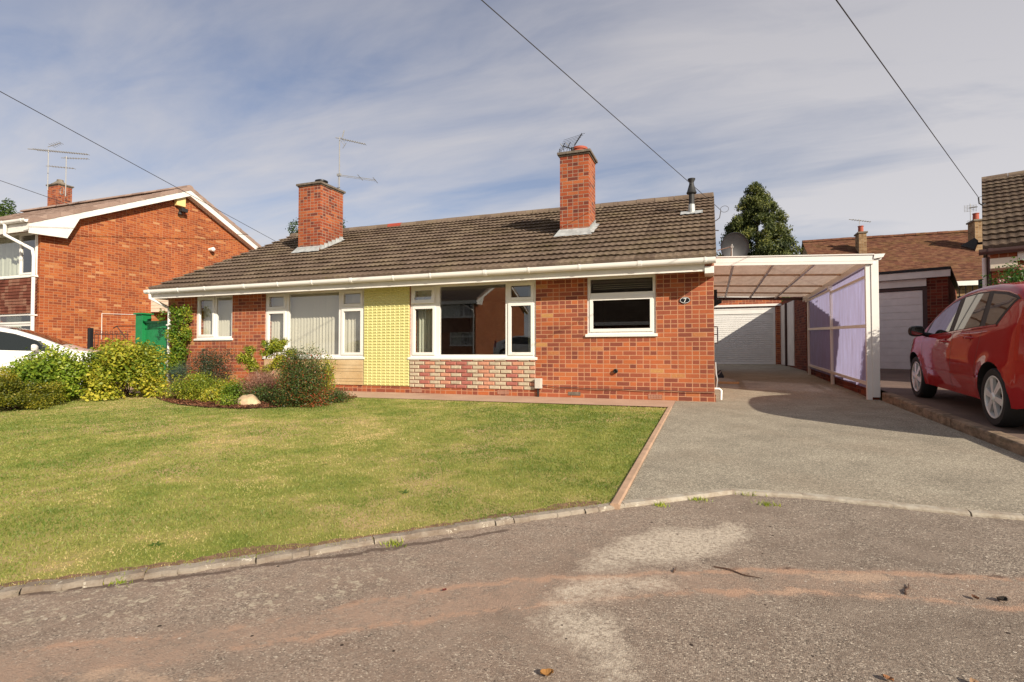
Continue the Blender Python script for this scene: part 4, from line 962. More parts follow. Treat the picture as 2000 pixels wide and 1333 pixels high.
m.build('roller_door', M['garage_white'], GA, fixn=False)
# wall between the rear garage and the neighbour's garage
BW = empty('boundary_wall', (2.52, 8.2, g(8.2)), R(3.3), 'dark brick wall with white boards between carport and rear garage', 'wall')
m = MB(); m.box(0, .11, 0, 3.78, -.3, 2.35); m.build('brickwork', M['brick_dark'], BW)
for a, b in ((1.6, 2.62), (2.78, 3.79)):
    m = MB(); m.box(-.03, -.001, a, b, .12, 2.2); m.build('white_board', M['white_shade'], BW, bevel=.004)
m = MB(); m.box(-.09, -.031, 2.65, 2.74, -.05, 2.2); m.build('post', M['brown_paint'], BW)

# ================================================================== neighbour's bungalow and garage on the right
RA = R(-21)
NB = empty('neighbour_bungalow', (4.50, 2.32, gn(2.3)), RA, 'red brick bungalow with brown tiled roof at the right edge behind the red car', 'bungalow')
m = MB(); wall_holes(m, 0, 11, -.3, 2.25, 0, .25, [(1.6, 4.2, .8, 2.2)], 0, 0)
zr2 = lambda y: 2.36+.49*(y+.42)
for x in (0, 11): m.face([(x, 0, -.3), (x, 8.4, -.3), (x, 8.4, zr2(0)), (x, 4.2, zr2(4.2)-.05), (x, 0, zr2(0)-.03)])
m.face([(0, 8.4, -.3), (11, 8.4, -.3), (11, 8.4, 2.4), (0, 8.4, 2.4)]); m.build('wall', M['brick'], NB, fixn=False)
rl2 = math.hypot(4.62, .49*4.62)
nrf = slope('roof', M['tile'], NB, (-.09, -.42, 2.36), (1, 0, 0), (0, 1, .49), 11.1, rl2, seed=9)
slope('rear_roof', M['tile'], nrf, (-.09, 8.82, 2.36), (1, 0, 0), (0, -1, .49), 11.1, rl2, seed=10)
m = MB()
for i in range(24):
    a = -.09+i*.46; m.prism([(4.2+.13*math.cos(q), zr2(4.2)-.02+.1*math.sin(q)) for q in np.linspace(-.15, math.pi+.15, 8)], 0, a, a+.45)
m.build('ridge_tiles', M['tile'], nrf, smooth=40)
m = MB(); m.box(.34, 11, -.375, -.355, 2.11, 2.31); m.box(.34, 11, -.354, -.002, 2.17, 2.18); m.build('fascia', M['fascia'], NB)
m = MB(); m.box(0, .335, -.36, -.002, 2.17, 2.33); m.build('corbel', M['brick'], NB)
m = MB(); m.box(-.0, .336, -.40, -.004, 2.0, 2.168); m.build('corbel_block', M['cream'], NB, bevel=.006)
gutter(NB, -.14, 11, -.445, 2.29, M['gut_brown'])
m = MB(); m.tube([(-.07, .06, 2.25), (-.07, .06, -.1)], .034, 10); m.build('downpipe', M['white_shade'], NB, smooth=50)
m = MB(); m.tube([(-.0, .02, 2.25), (-.0, .02, -.1)], .03, 8); m.build('soil_pipe', M['brown_paint'], NB, smooth=50)
window(NB, 1.6, 4.2, .8, 2.2, .02, [(1.65, 2.3, .85, 2.15, 1), (2.38, 4.15, .85, 2.15, 0)])
m = MB(); m.prism([(-.40, 2.62), (-.20, 2.74), (-.15, 2.68), (-.20, 2.52)], 1, .75, .95); m.tube([(-.2, .85, 2.64), (.0, .85, 2.64)], .025, 6); m.build('flood_lamp', M['black'], NB)
m = MB(); m.box(-.16, -.075, .25, .33, 1.62, 1.90); m.build('meter_box', M['black'], NB, bevel=.01)
NG = empty('neighbour_garage', (5.26, 6.33, gn(6.33)), RA, 'flat roofed brick garage with ribbed off white door behind the carport post', 'garage')
m = MB(); wall_holes(m, -3.05, 0, -.3, 2.30, 0, .2, [(-2.62, -.40, -.02, 2.10)], 0, 0)
for x in (-3.05, 0): m.face([(x, 0, -.3), (x, 5, -.3), (x, 5, 2.3), (x, 0, 2.3)])
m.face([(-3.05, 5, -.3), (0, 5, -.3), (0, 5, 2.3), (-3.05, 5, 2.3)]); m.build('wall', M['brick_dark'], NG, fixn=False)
m = MB(); m.box(-3.1, .06, -.12, 5.1, 2.405, 2.47); m.build('roof', M['felt'], NG)
m = MB(); m.box(-3.1, .05, -.10, -.06, 2.24, 2.403); m.build('fascia', M['white_shade'], NG)
m = MB(); m.box(-2.62, -.41, -.02, -.002, 2.05, 2.235); m.build('head_board', M['white_shade'], NG)
m = MB(); m.box(-2.62, -2.53, .02, .1, -.02, 2.045); m.box(-.49, -.40, .02, .1, -.02, 2.045); m.box(-2.53, -.49, .02, .1, 1.97, 2.045); m.build('door_frame', M['brown_paint'], NG)
m = MB(); n = 11; hh = 1.955/n
for i in range(n): m.box(-2.525, -.495, .05, .07, .01+i*hh, .01+(i+1)*hh-.014); 
m.box(-2.525, -.495, .062, .075, .01, 1.96, 0); do = m.build('door', M['garage_lilac'], NG, bevel=.003)
m = MB(); m.tube([(-1.5, .02, .62), (-1.38, .02, .62)], .012, 6); m.tube([(-1.56, .03, 1.1), (-1.56, .03, 1.2)], .01, 6); m.build('handle', M['grey_metal'], do)
# wrought iron balusters and hanging basket of bricks between garage and bungalow: a small side gate
IG = empty('side_gate', (5.42, 6.3, gn(6.3)), RA, 'black railed side gate between the off white garage door and the right hand bungalow', 'gate')
m = MB(); m.box(0, 1.5, 0, .03, 1.72, 1.76); m.box(0, 1.5, 0, .03, .2, .25); m.box(0, 1.5, 0, .03, 1.35, 1.39)
for i in range(13): m.box(.03+i*.12, .05+i*.12, .005, .025, .05, 2.0)
m.build('rails', M['black'], IG)

# ================================================================== bungalow beyond, with two chimneys
RB = empty('far_bungalow', (4.58, 17.6, .5), 0, 'distant buff bungalow with mossy red tiled roof and two brown chimneys', 'bungalow')
m = MB(); wall_holes(m, 0, 16, -.5, 3.3, 0, .25, [(9.0, 11.0, 2.1, 3.15), (11.6, 12.9, 2.1, 3.15)], 0, 0); m.face([(0, 0, -.5), (0, 9.8, -.5), (0, 9.8, 3.3), (0, 4.9, 6.05), (0, 0, 3.3)]); m.build('wall', M['brick_brown'], RB, fixn=False)
zr3 = lambda y: 3.29+.577*(y+.05)
l3 = math.hypot(4.95, .577*4.95); r3 = slope('roof', M['tile_red'], RB, (-.1, -.25, 3.17), (1, 0, 0), (0, 1, .577), 16.2, l3*1.04, gauge=.11, step=.012, seed=14, flat=True)
slope('rear_roof', M['tile_red'], r3, (-.1, 10.05, 3.17), (1, 0, 0), (0, -1, .577), 16.2, l3*1.04, gauge=.22, step=.012, seed=15, flat=True)
m = MB()
for i in range(36): m.prism([(4.9+.13*math.cos(q), 6.12+random.uniform(-.01, .01)+.12*math.sin(q)) for q in np.linspace(0, math.pi, 7)], 0, -.1+i*.45, -.1+i*.45+.44)
m.build('ridge_tiles', M['tile_red'], r3)
m = MB(); m.box(-.1, 16, -.33, -.27, 3.02, 3.20); m.build('fascia', M['upvc'], RB)
window(RB, 9.0, 11.0, 2.1, 3.15, .02, [(9.06, 10.2, 2.16, 3.09, 0), (10.28, 10.94, 2.16, 3.09, 1)], curtains=((9.05, 10.9),))
window(RB, 11.6, 12.9, 2.1, 3.15, .02, [(11.66, 12.2, 2.16, 3.09, 0), (12.28, 12.84, 2.16, 3.09, 0)], curtains=((11.6, 12.9),))
def far_chim(px0, px1, yb, ytop, Yl, pot):
    a = at(px0, yb, 1, 17.6+Yl); b = at(px1, yb, 1, 17.6+Yl); tt = at(px0, ytop, 1, 17.6+Yl)
    c = MB(); c.box(a.x-4.58, b.x-4.58, Yl, Yl+.7, a.z-.5-.4, tt.z-.5); co = c.build('chimney', M['brick_brown'], RB)
    c = MB(); c.box(a.x-4.63, b.x-4.53, Yl-.05, Yl+.75, tt.z-.499, tt.z-.43); c.build('cap', M['mortarcap'], co)
    c = MB(); c.lathe([(.12, 0), (.11, .3), (.13, .31), (.13, .34)], ((a.x+b.x)/2-4.58, Yl+.35, tt.z-.43), 12); c.build('pot', M['clay'], co, smooth=40)
far_chim(1678, 1693, 494, 456, 3.0, 1); far_chim(1905, 1924, 493, 432, 2.6, 1)

# ================================================================== tall house on the left, and the same type across the road (seen in the glass)
def tall_house(name, label, loc, mirror=1, D=8.86, ze=4.52, zrdg=6.62):
    H = empty(name, loc, 0, label, 'house'); s = mirror; W = 9.5
    ze -= loc[2]; zrdg -= loc[2]; k = (zrdg-ze)/(D/2)
    def Y(v): return v*s
    m = MB()
    P = [(0, 0, -.5), (0, D, -.5), (0, D, ze), (0, D/2, zrdg), (0, 0, ze)]
    m.face([(x, Y(y), z) for x, y, z in P]); m.face([(-W, Y(y), z) for _, y, z in P])
    holes = [(-3.0, -.12, 3.05, 4.32), (-2.0, -.18, 1.05, 2.02), (-6.6, -3.9, 3.05, 4.32), (-6.6, -4.2, .9, 2.1)]
    mm = MB(); wall_holes(mm, -W, 0, -.5, ze, 0, .25, holes, 0, 1)
    off = len(m.v); m.v += [(x, Y(y), z) for x, y, z in mm.v]; m.f += [tuple(i+off for i in f) for f in mm.f]; m.m += mm.m
    m.face([(-W, Y(D), -.5), (0, Y(D), -.5), (0, Y(D), ze), (-W, Y(D), ze)])
    m.build('wall', [M['brick_gable'], M['room']], H, fixn=False)
    m = MB(); m.box(-W+.1, -.1, min(Y(.3), Y(4)), max(Y(.3), Y(4)), 2.4, 2.5); m.box(-W+.1, -.1, min(Y(3.9), Y(4)), max(Y(3.9), Y(4)), 0, ze-.05); m.box(-W+.1, -.1, min(Y(.3), Y(D-.2)), max(Y(.3), Y(D-.2)), ze-.1, ze-.02); m.build('interior', M['room'], H)
    ov = .42; l = math.hypot(D/2+ov, k*(D/2+ov)); zb = ze+.10-k*ov
    r1 = slope('roof', M['tile_pink'], H, (-W, Y(-ov), zb), (1, 0, 0), (0, s, k), W+.26, l, seed=21, flat=True, step=.02)
    slope('rear_roof', M['tile_pink'], r1, (-W, Y(D+ov), zb), (1, 0, 0), (0, -s, k), W+.26, l, seed=22, flat=True, step=.02)
    m = MB(); zt_ = zrdg+.12
    for i in range(21): m.prism([(Y(D/2)+.14*math.cos(q), zt_+.10*math.sin(q)) for q in np.linspace(0, math.pi, 8)], 0, .26-(i+1)*.46, .26-i*.46-.012)
    m.build('ridge_tiles', M['tile_pink'], r1, smooth=40)
    # dry verge: overlapping clip caps; white bargeboards below
    for sgn, ya in ((1, -ov), (-1, D+ov)):
        v = MB(); n = 15
        for i in range(n):
            t0, t1 = i/n, (i+1)/n; y0_, y1_ = ya+(D/2-ya)*t0, ya+(D/2-ya)*t1; z0_ = zb+(zt_-.02-zb)*t0; z1_ = zb+(zt_-.02-zb)*t1
            v.face([(.275, Y(y0_), z0_-.06), (.275, Y(y1_), z1_-.07), (.275, Y(y1_), z1_+.065), (.275, Y(y0_), z0_+.085)]); v.face([(.275, Y(y0_), z0_+.085), (.275, Y(y1_), z1_+.065), (.13, Y(y1_), z1_+.075), (.13, Y(y0_), z0_+.09)]); v.face([(.275, Y(y0_), z0_-.06), (.275, Y(y0_), z0_+.085), (.1, Y(y0_), z0_+.09), (.1, Y(y0_), z0_)])
        v.build('verge_caps', M['tile_pink'], r1, fixn=False)
        b = MB(); zc0, zc1 = zb-.07, zt_-.09; q = [(ya, zc0), (D/2, zc1), (D/2, zc1-.20), (ya, zc0-.17)]
        b.prism([(Y(u), w_) for u, w_ in q], 0, .235, .262); b.prism([(Y(u), w_) for u, w_ in [(ya, zc0-.14), (D/2, zc1-.16), (D/2, zc1-.19), (ya, zc0-.168)]], 0, .005, .234)
        if sgn == 1: b.prism([(Y(u), w_) for u, w_ in [(ya, zc0-.14), (.85, zc0+k*(.85+ov)-.16), (.52, zc0-.22), (ya, zc0-.26)]], 0, .236, .2625+.002)
        b.build('bargeboard', M['fascia'], H)
    m = MB(); y1_ = -ov+.02; m.box(-W, .26, min(Y(y1_), Y(y1_+.02)), max(Y(y1_), Y(y1_+.02)), ze-.36, ze-.09); m.box(-W, .234, min(Y(y1_+.021), Y(-.002)), max(Y(y1_+.021), Y(-.002)), ze-.235, ze-.225); m.build('fascia', M['fascia'], H)
    if s > 0: gutter(H, -W, .22, -ov-.05, ze-.075, M['upvc'])
    # downpipe with swan neck
    m = MB(); m.tube([(-.72, Y(-.47), ze-.1), (-.72, Y(-.47), ze-.42), (-.14, Y(-.12), ze-.80), (-.14, Y(-.08), ze-1.0), (-.14, Y(-.08), -.1)], .045, 10)
    for z in (1.9, 3.0): m.box(-.21, -.07, min(Y(-.135), Y(0)), max(Y(-.135), Y(0)), z, z+.035)
    m.build('downpipe', M['upvc'], H, smooth=50)
    # tile hanging between the floors
    th = MB(); nn = 11; g0, g1 = 1.98, 2.98; gh = (g1-g0)/nn
    for i in range(nn):
        z = g0+i*gh; th.face([(-6.6, Y(-.05), z), (-.05, Y(-.05), z), (-.05, Y(-.03), z+gh), (-6.6, Y(-.03), z+gh)]); th.face([(-6.6, Y(-.03), z), (-.05, Y(-.03), z), (-.05, Y(-.05), z), (-6.6, Y(-.05), z)])
    tho = th.build('tile_hanging', M['tile_hung'], H, fixn=False)
    def win(x0, x1, z0, z1, lights, **kw):
        if s > 0: return window(H, x0, x1, z0, z1, .0, lights, **kw)
        o = window(H, x0, x1, z0, z1, .0, lights, **kw); o.scale = (1, -1, 1); return o
    win(-3.0, -.12, 3.05, 4.32, [(-2.94, -.98, 3.11, 4.26, 0), (-.90, -.18, 3.11, 4.26, 1)], curtains=((-2.9, -1.3),))
    win(-2.0, -.18, 1.05, 2.02, [(-1.94, -.24, 1.11, 1.62, 0), (-1.94, -.24, 1.70, 1.96, 1)], curtains=((-1.9, -1.2),))
    win(-6.6, -3.9, 3.05, 4.32, [(-6.54, -5.2, 3.11, 4.26, 0), (-5.12, -3.96, 3.11, 4.26, 0)], curtains=((-6.5, -5.9),))
    win(-6.6, -4.2, .9, 2.1, [(-6.54, -5.2, .96, 2.04, 0), (-5.12, -4.26, .96, 2.04, 0)])
    return H
LH = tall_house('tall_house', 'tall orange red brick house with pinkish tiled gable on the left behind the white car', (-17.84, .30, -.05))
chx = at(98, 400, 1, 5.0); cht = at(120, 364, 1, 5.0)
lc = chimney(LH, chx.x+18.02, chx.x+18.02+.70, 4.5, 5.0, 6.0, cht.z+.05, 'tallpot' if 0 else 'none', 0, None)
m = MB(); xx = chx.x+18.02+.35; m.lathe([(.32, 0), (.18, .12), (.12, .17), (.11, .24), (.05, .25)], (xx, 4.75, cht.z+.1), 12); m.build('flaunching', M['mortarcap'], lc)
# alarm box, flood lamp, camera, porch hood, wall cable on the gable
def onleft(px, py): p = at(px, py, 0, -17.8); return p.y-.30, p.z+.05
a, z = onleft(350, 393); m = MB(); m.box(.002, .16, a-.17, a+.17, z-.20, z+.19); m.build('alarm_box', M['yellowbox'], LH, bevel=.02)
m = MB(); m.tube([(0, a+.02, z-.28), (.16, a+.02, z-.32)], .03, 8); m.box(.10, .26, a-.05, a+.18, z-.40, z-.27); m.lathe([(.07, -.05), (.05, .06)], (.09, a, z-.44), 10); m.build('flood_lamp', M['blackrough'], LH, bevel=.008)
a, z = onleft(411, 488); m = MB(); m.lathe([(.06, 0), (.055, .08), (.075, .09), (.08, .2), (.04, .24)], (0, a, z), 14, axis=0); m.build('security_camera', M['upvc'], LH, smooth=40)
a, z = onleft(296, 610); a2, z2 = onleft(296, 584); m = MB(); m.box(.002, .95, a, a+1.7, z, z2); m.build('porch_hood', M['cream'], LH, bevel=.005)
for i in range(1, 4):
    m = MB(); zz = z+(z2-z)*i/4; m.box(.951, .954, a, a+1.7, zz, zz+.008); m.box(.0, .95, a-.003, a-.0005, zz, zz+.008); m.build('hood_joint', M['paletwig'], LH)
a, z = onleft(200, 613); a2, z2 = onleft(265, 615); m = MB(); m.tube([(.015, a, z-.8), (.015, a, z), (.015, a2, z2)], .012, 5); m.build('wall_conduit', M['white_shade'], LH)
OH = tall_house('opposite_house', 'brick house across the road seen only as a reflection in the dark living room window', (-15.5, -25.0, .3), -1, 10.4, 4.6, 6.85)

OB = empty('opposite_bungalow', (-8.6, -23, .35), 0, 'dark roofed bungalow across the road seen only as a reflection in the small front window', 'bungalow')
m = MB(); m.box(0, 13, -9, 0, -.5, 2.5); m.build('wall', M['brick_dark'], OB)
slope('roof', M['tile'], OB, (-.1, .4, 2.3), (1, 0, 0), (0, -1, .72), 13.2, math.hypot(4.9, 4.9*.72), seed=31); slope('rear_roof', M['tile'], OB, (-.1, -9.4, 2.3), (1, 0, 0), (0, 1, .72), 13.2, math.hypot(4.9, 4.9*.72), seed=32)
m = MB(); m.box(-.1, 13.1, .4, .42, 2.1, 2.3); m.build('fascia', M['fascia'], OB)
# ================================================================== gates and fence at the left
GG = empty('green_gate', (-13.45, .32, g(.3)), 0, 'bright green boarded timber gate with capped post beside the bungalow corner', 'gate')
m = MB(); m.box(-.32, -.08, -.12, .12, -.3, 1.76); po = m.build('post', M['green_paint'], GG, bevel=.006)
m = MB(); m.box(-.36, -.04, -.16, .16, 1.761, 1.80); m.build('post_cap', M['green_paint'], po, bevel=.006)
m = MB(); n = 9
for i in range(n): a = -.078+i*1.15/n; m.box(a+.002, a+1.15/n-.004, -.03, .0, -.1, 1.54)
m.build('boards', M['green_paint'], GG, bevel=.003)
m = MB(); m.box(-.078, 1.07, -.06, .04, 1.541, 1.59); m.box(-.078, 1.07, -.055, -.031, 1.40, 1.415); m.build('top_rail', M['green_paint'], GG, bevel=.004)
p0 = atz(176, 690, 15.6); IR = empty('iron_gate', (p0.x, p0.y, g(p0.y)), R(12), 'rusty wrought iron scroll gate on a thick black post before the tall brick house', 'gate')
zt_ = atz(176, 641, 15.6).z-g(p0.y); m = MB(); m.box(-.05, .05, -.05, .05, -.2, zt_); m.build('post', M['black'], IR, bevel=.004)
zt2 = atz(200, 654, 15.6).z-g(p0.y); m = MB(); m.tube([(.12, 0, zt2), (1.25, 0, zt2)], .013, 6); m.tube([(.12, 0, zt2-.5), (1.25, 0, zt2-.5)], .013, 6)
for i in range(10): m.tube([(.14+i*.12, 0, .1), (.14+i*.12, 0, zt2)], .009, 5)
for i in range(7):
    cx = .2+i*.16; m.tube([(cx+.055*math.cos(q)*(1-q/9), 0, zt2+.055+.055*math.sin(q)*(1-q/9)) for q in np.linspace(-1.5, 5.5, 14)], .008, 5)
m.tube([(.75, 0, zt2+.18), (.86, 0, zt2+.24), (1.5, 0, zt2+.24)], .016, 6); m.tube([(.86, 0, zt2+.24), (1.15, 0, zt2-.1)], .014, 6); m.build('scrollwork', M['iron'], IR)

# ================================================================== aerials and dish
def aer(px, ptop, pbot, Zc, label, parts, rad=.016, group='television aerials'):
    a = atz(px, pbot, Zc); zt = atz(px, ptop, Zc).z; r = empty('tv_aerial', (a.x, a.y, a.z), 0, label, 'aerial', group)
    m = MB(); m.tube([(0, 0, 0), (0, 0, zt-a.z)], rad, 8); m.build('mast', M['alu'], r, smooth=True)
    for fn in parts: m = MB(); fn(m, zt-a.z); m.build('antenna', M['alu'], r)
    return r
Zp = 15.9
r_ = aer(662, 266, 448, Zp, 'tall thin aerial with two yagi arrays beside the left bungalow chimney', [
    lambda m, h: (yagi(m, (0, 0, h-.05), (1, .37, -.24), 11, .78, .26, up=(.25, 0, 1), er=.007), m.tube([(.10, .0, h-.02), (.16, 0, h+.17)], .016, 6), m.tube([(.04, 0, h-.1), (.17, .0, h-.28)], .008, 5), m.tube([(.07, 0, h-.02), (.18, 0, h-.18)], .008, 5), m.tube([(.11, 0, h-.36), (.24, 0, h-.21)], .008, 5)),
    lambda m, h: (m.tube([(-.06, 0, h-1.12), (1.0, .37, h-1.28)], .009, 6), m.tube([(-.05, .0, h-1.16), (1.0, .37, h-1.32)], .007, 6), m.box(-.07, .05, -.03, .03, h-1.17, h-1.1), m.tube([(.68, -.05, h-1.22), (.50, .45, h-1.22)], .008, 5), m.tube([(1.1, .1, h-1.3), (.92, .6, h-1.3)], .008, 5), m.tube([(-.03, 0, h-1.15), (-.05, 0, h-1.5)], .006, 5))])
m = MB(); m.box(-.12, .02, -.012, .012, .95, .97); m.box(-.12, .02, -.012, .012, 1.22, 1.24); m.build('clamp', M['black'], r_)
# left house pair
Zl = 19.8
aer(93, 291, 372, Zl, 'left of the two aerials on the tall house chimney, long horizontal array', [lambda m, h: yagi(m, (-.60, -.22, h-.0), (1, .37, -.10), 22, 2.1, .26, er=.009, boom=.016), lambda m, h: yagi(m, (.15, 0, h+.1), (.6, .3, .25), 5, .35, .35, er=.008)])
aer(128, 305, 384, Zl-.3, 'right of the two aerials on the tall house chimney, shorter array with a cable coil', [lambda m, h: yagi(m, (-.1, 0, h-.05), (1, .37, -.04), 9, .85, .2, er=.008), lambda m, h: yagi(m, (-.58, -.21, h-.36), (1, .37, -.10), 9, .9, .22, er=.008), lambda m, h: m.tube([(-.12+.11*math.cos(q), -.05, h-1.28+.14*math.sin(q)) for q in np.linspace(0, 12.5, 26)], .012, 5)])
# grid aerial on the right chimney
pa = atz(1100, 292, 12.3); r = empty('tv_aerial', (-2.93, 1.62, 5.0), 0, 'black tilted grid aerial with bow tie elements on the right bungalow chimney', 'aerial', 'television aerials')
m = MB()
for k in range(7):
    y = .02*k; z = .05+.045*k; xo = .015*k; m.tube([(-.12+xo, y, z), (.22+xo+.02*k, y+.0, z+.085)], .0035, 5)
m.tube([(.235, 0, .13), (.37, .1, .40)], .014, 6); m.tube([(-.08, 0, 0), (-.08, 0, .10)], .012, 6); m.build('reflector_grid', M['black'], r)
m = MB()
for cx in (-.0, .12):
    for q in (-1, 1): m.tube([(cx, -.05, .12), (cx+q*.05, -.08, .12+.06)], .008, 5); m.tube([(cx, -.05, .12), (cx+q*.03, -.08, -.0)], .006, 5)
m.tube([(.0, -.05, .13), (.2, -.03, .05)], .012, 6); m.lathe([(.03, 0), (.035, .06)], (.2, -.03, .02), 8); m.build('dipoles', M['black'], r)
# far aerials
aer(1679, 428, 470, 27.5, 'small aerial on the nearer chimney of the distant bungalow', [lambda m, h: yagi(m, (-.35, 0, h), (1, 0, -.22), 8, .85, .3, er=.012, boom=.018)], rad=.014)
aer(1896, 398, 448, 26.5, 'tall aerial with round grid beside the chimney at the right', [lambda m, h: [m.tube([(-.24, 0, h-.1-.07*k), (.24, 0, h-.08-.07*k)], .007, 4) for k in range(5)]+[m.tube([(-.24+.12*k, 0, h-.4), (-.24+.12*k, 0, h-.06)], .007, 4) for k in range(5)]+[m.tube([(-.05, 0, h-.2), (.25, -.1, h-.2)], .025, 5), m.tube([(-.15, 0, h-.85), (.18, 0, h-.85)], .012, 5)]], rad=.018)
# satellite dish
dc = atz(1431, 484, 12.4); r = empty('satellite_dish', tuple(dc), 0, 'large dark grey satellite dish on the side wall above the carport', 'satellite dish')
m = MB(); pr = [(rr_, .10*(rr_/.335)**2) for rr_ in np.linspace(.01, .335, 9)]; pr += [(.34, .105), (.33, .118)]+[(rr_, .10*(rr_/.335)**2+.012) for rr_ in np.linspace(.32, .01, 8)]
m.lathe(pr, (0, 0, 0), 40); Md = Matrix.Rotation(R(97), 4, 'X'); Md = Matrix.Rotation(R(26), 4, 'Z') @ Md
m.v = [tuple(Md @ Vector(v)) for v in m.v]; M['dish'] = plain('weathered dark dish', (.020,.021,.025), .6, 0, var=.3, nscale=5); m.build('dish', M['dish'], r, smooth=50)
m = MB(); m.tube([(.02, .05, -.75), (.02, .05, .02)], .02, 8); m.tube([(.02, .05, -.70), (-.62, .1, -.70)], .02, 8); m.tube([(.02, .05, -.3), (-.62, .1, -.35)], .02, 8); m.build('mast', M['grey_metal'], r, smooth=True)
m = MB(); m.tube([(-.05, -.05, -.30), (-.03, -.42, -.06)], .013, 6); m.lathe([(.03, 0), (.04, .05), (.025, .1)], (-.03, -.45, -.06), 10, axis=1); m.tube([(-.03, -.42, -.05), (-.33, -.3, -.10)], .012, 6); m.tube([(-.03, -.42, .0), (-.03, -.42, -.45)], .012, 6); m.build('feed_arm', M['alu'], r, smooth=True)

# ================================================================== overhead cables
def cable(name, label, pts, r=.008, sag=0):
    P = [Vector(p) for p in pts]; a, b = P[0], P[-1]; q = []
    for i in range(25):
        t = i/24; p = a.lerp(b, t); p.z -= sag*4*t*(1-t); q.append(p)
    m = MB(); m.tube(q, r, 5); o = m.build(name, M['cable'], smooth=True); tag(o, label, 'cable', 'overhead cables'); return o
def ext(p, q, k): p, q = Vector(p), Vector(q); return q+(q-p)*k
hk = at(1408, 411, 1, 4.3); n0 = atz(940, 0, 6.2)
cable('overhead_cable', 'long cable rising leftward from the bracket on the main bungalow gable', [hk, ext(hk, n0, .6)], .0065)
hk2 = atz(1911, 386, 10.6); n2 = atz(1633, 0, 4.6); cable('overhead_cable', 'steep cable running down to the bracket on the right hand roof', [hk2, ext(hk2, n2, .5)], .0055)
e1 = at(548, 477, 1, 9.5); s1 = atz(0, 179, 11.5); cable('overhead_cable', 'upper of the two cables crossing in front of the tall house roof', [ext(e1, s1, .5), e1], .009)
s2 = atz(0, 353, 18.5); e2 = atz(153, 406, 19.8); cable('overhead_cable', 'lower short cable reaching the eaves of the tall house', [ext(e2, s2, .8), e2], .010)
m = MB(); hx = hk.x; m.tube([(.01, 4.3, hk.z-.25), (.08, 4.3, hk.z-.24), (.16, 4.3, hk.z-.18), (hx, 4.3, hk.z)], .010, 6); m.tube([(hx+.08+.09*math.cos(q), 4.3, hk.z+.02+.075*math.sin(q)) for q in np.linspace(3.1, 9.4, 20)], .005, 5); m.tube([(.01, 4.3, hk.z-.46), (.14, 4.3, hk.z-.48)], .012, 6)
m.build('cable_bracket', M['cable'], B, smooth=True)
m = MB(); NBi = NB.matrix_basis.inverted() if 0 else None
h0 = hk2; e_ = atz(1924, 398, 10.7); m.tube([h0, h0+Vector((.01, 0, -.12)), h0+Vector((.06, 0, -.16)), e_], .012, 6); m.tube([h0, h0+Vector((.07, 0, .02)), h0+Vector((.1, 0, .06))], .005, 5)
o = m.build('cable_bracket', M['cable'], smooth=True); tag(o, 'bent cable bracket at the verge of the right hand bungalow roof', 'bracket')
